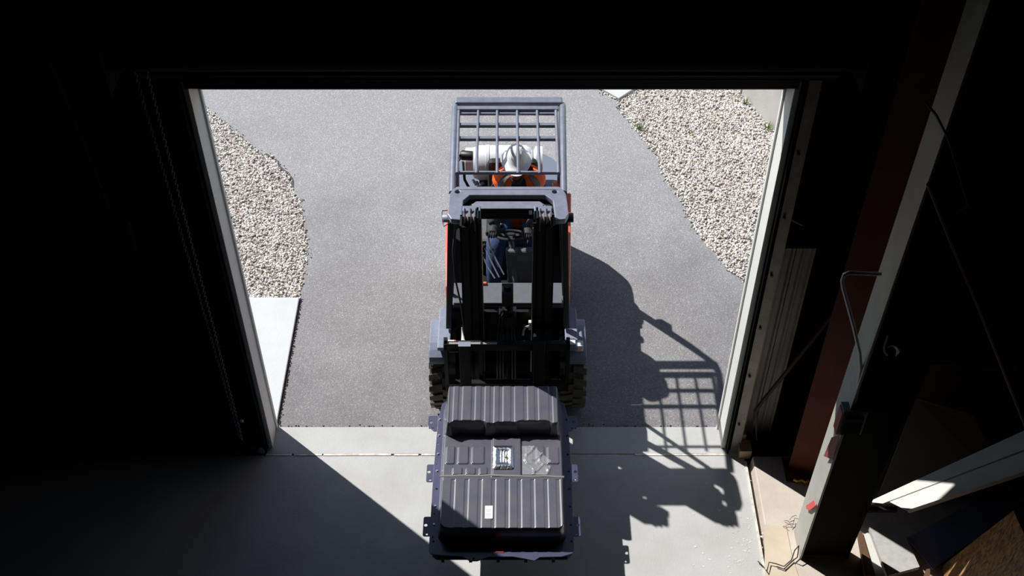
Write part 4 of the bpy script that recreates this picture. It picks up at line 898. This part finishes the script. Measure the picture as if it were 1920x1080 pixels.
# hard hat
b = B(); prof = [(.001,.135),(.03,.133),(.06,.122),(.09,.10),(.112,.068),(.124,.03),(.128,.0),(.132,-.006),(.128,-.008)]
n = 40; vsx = []
for r, h in prof:
    for k in range(n):
        a = 2*math.pi*k/n; rim = 1.0
        fr_ = max(0, -math.sin(a))**3; ext_ = (.045*fr_ + .014) if r > .13 else 0
        ridge = .006*math.exp(-(math.cos(a)*r/.018)**2) + .004*(math.exp(-((abs(math.cos(a)*r)-.05)/.008)**2)) if r < .12 else 0
        kx = .80 if r < .126 else 1.0; vsx.append(rotH @ Vector((math.cos(a)*(r*kx*.93+ext_*.6), math.sin(a)*(r*(.9 if r < .126 else 1.06)+ext_), h + ridge - (.012*fr_ if r > .13 else 0))) + hd + Vector((0,.0,.012)))
b.add(vsx, [(i*n+k, i*n+(k+1) % n, (i+1)*n+(k+1) % n, (i+1)*n+k) for i in range(len(prof)-1) for k in range(n)])
hh = build(b, 'hard_hat', M['hat'], OP, smooth=50)
b = B()
for s in (-1, 1): b.tube([rotH @ Vector((s*.040, y, z)) + hd + Vector((0,0,.012)) for y, z in ((-.088,.073),(-.055,.110),(0,.127),(.055,.112),(.088,.078))], .0035, 6)
build(b, 'hat_ridge', M['hat'], hh, smooth=60)
# vest: shell lofted around the torso, open over the neck, two front panels with tape
def vest(a0, a1, name, m, zs, off, par):
    b = B(); rows = []; n = 14
    for z, rx, ry, cy in zs:
        row = []
        for k in range(n+1):
            a = math.radians(a0 + (a1-a0)*k/n); row.append((PC+.01 + (rx+off)*math.sin(a), cy - (ry+off)*math.cos(a), z + random.uniform(-.004, .004)))
        rows.append(row)
    N = n+1; vs = [p for r in rows for p in r]; b.add(vs, [(i*N+k, i*N+k+1, (i+1)*N+k+1, (i+1)*N+k) for i in range(len(rows)-1) for k in range(n)])
    o = build(b, name, m, par, smooth=70); md = o.modifiers.new('thick', 'SOLIDIFY'); md.thickness = .006; return o
zs = [(1.05,.20,.19,7.79),(1.16,.19,.16,7.80),(1.25,.195,.155,7.80),(1.34,.205,.15,7.80),(1.42,.22,.145,7.795),(1.475,.215,.13,7.79),(1.52,.17,.11,7.785),(1.545,.115,.085,7.785)]
vr = vest(17, 343, 'vest', M['orangev'], zs, .012, OP); vr['label'] = 'bright orange safety vest'
vest(-24, 24, 'vest_zip', M['orangev'], zs[:3], .010, vr)
for s in (-1, 1): 
    o = vest(s*42-9, s*42+9, 'vest_tape', M['reflect'], zs, .020, vr); o['label'] = 'grey reflective tape'
vest(8, 100, 'vest_tape', M['reflect'], zs[1:3], .019, vr)
vest(-60, -38, 'vest_trim', M['lime'], zs[:2], .02, vr)
# gloved hands with five curled fingers
def hand(c, s, name):
    c = Vector(c); vs = [c + Vector((0,.04,.0)), c, c + Vector((0,-.035,-.004))]; ed = [(0,1),(1,2)]; rd = [.028, (.036,.022), (.038,.02)]
    for i, (dx, l) in enumerate(((-.028,.030),(-.010,.036),(.010,.034),(.028,.026))):
        i0 = len(vs); a = vs[2] + Vector((dx, -.005, 0)); p1 = a + Vector((0,-l*.8,-.012)); p2 = p1 + Vector((0,-.004,-.026)); p3 = p2 + Vector((0,.018,-.014))
        vs += [a, p1, p2, p3]; ed += [(2,i0),(i0,i0+1),(i0+1,i0+2),(i0+2,i0+3)]; rd += [.0095,.0095,.009,.0075]
    i0 = len(vs); a = c + Vector((-s*.034,.0,-.006)); vs += [a, a + Vector((-s*.012,-.028,-.014)), a + Vector((s*.004,-.048,-.028))]; ed += [(1,i0),(i0,i0+1),(i0+1,i0+2)]; rd += [.011,.010,.008]
    return skinned(name, vs, ed, rd, [M['glove']], OP, sub=1, rt=1, label='black glove')
hand(rh, -1, 'hand'); hand(lh, 1, 'hand')
print('PEBBLES', n1, n2)
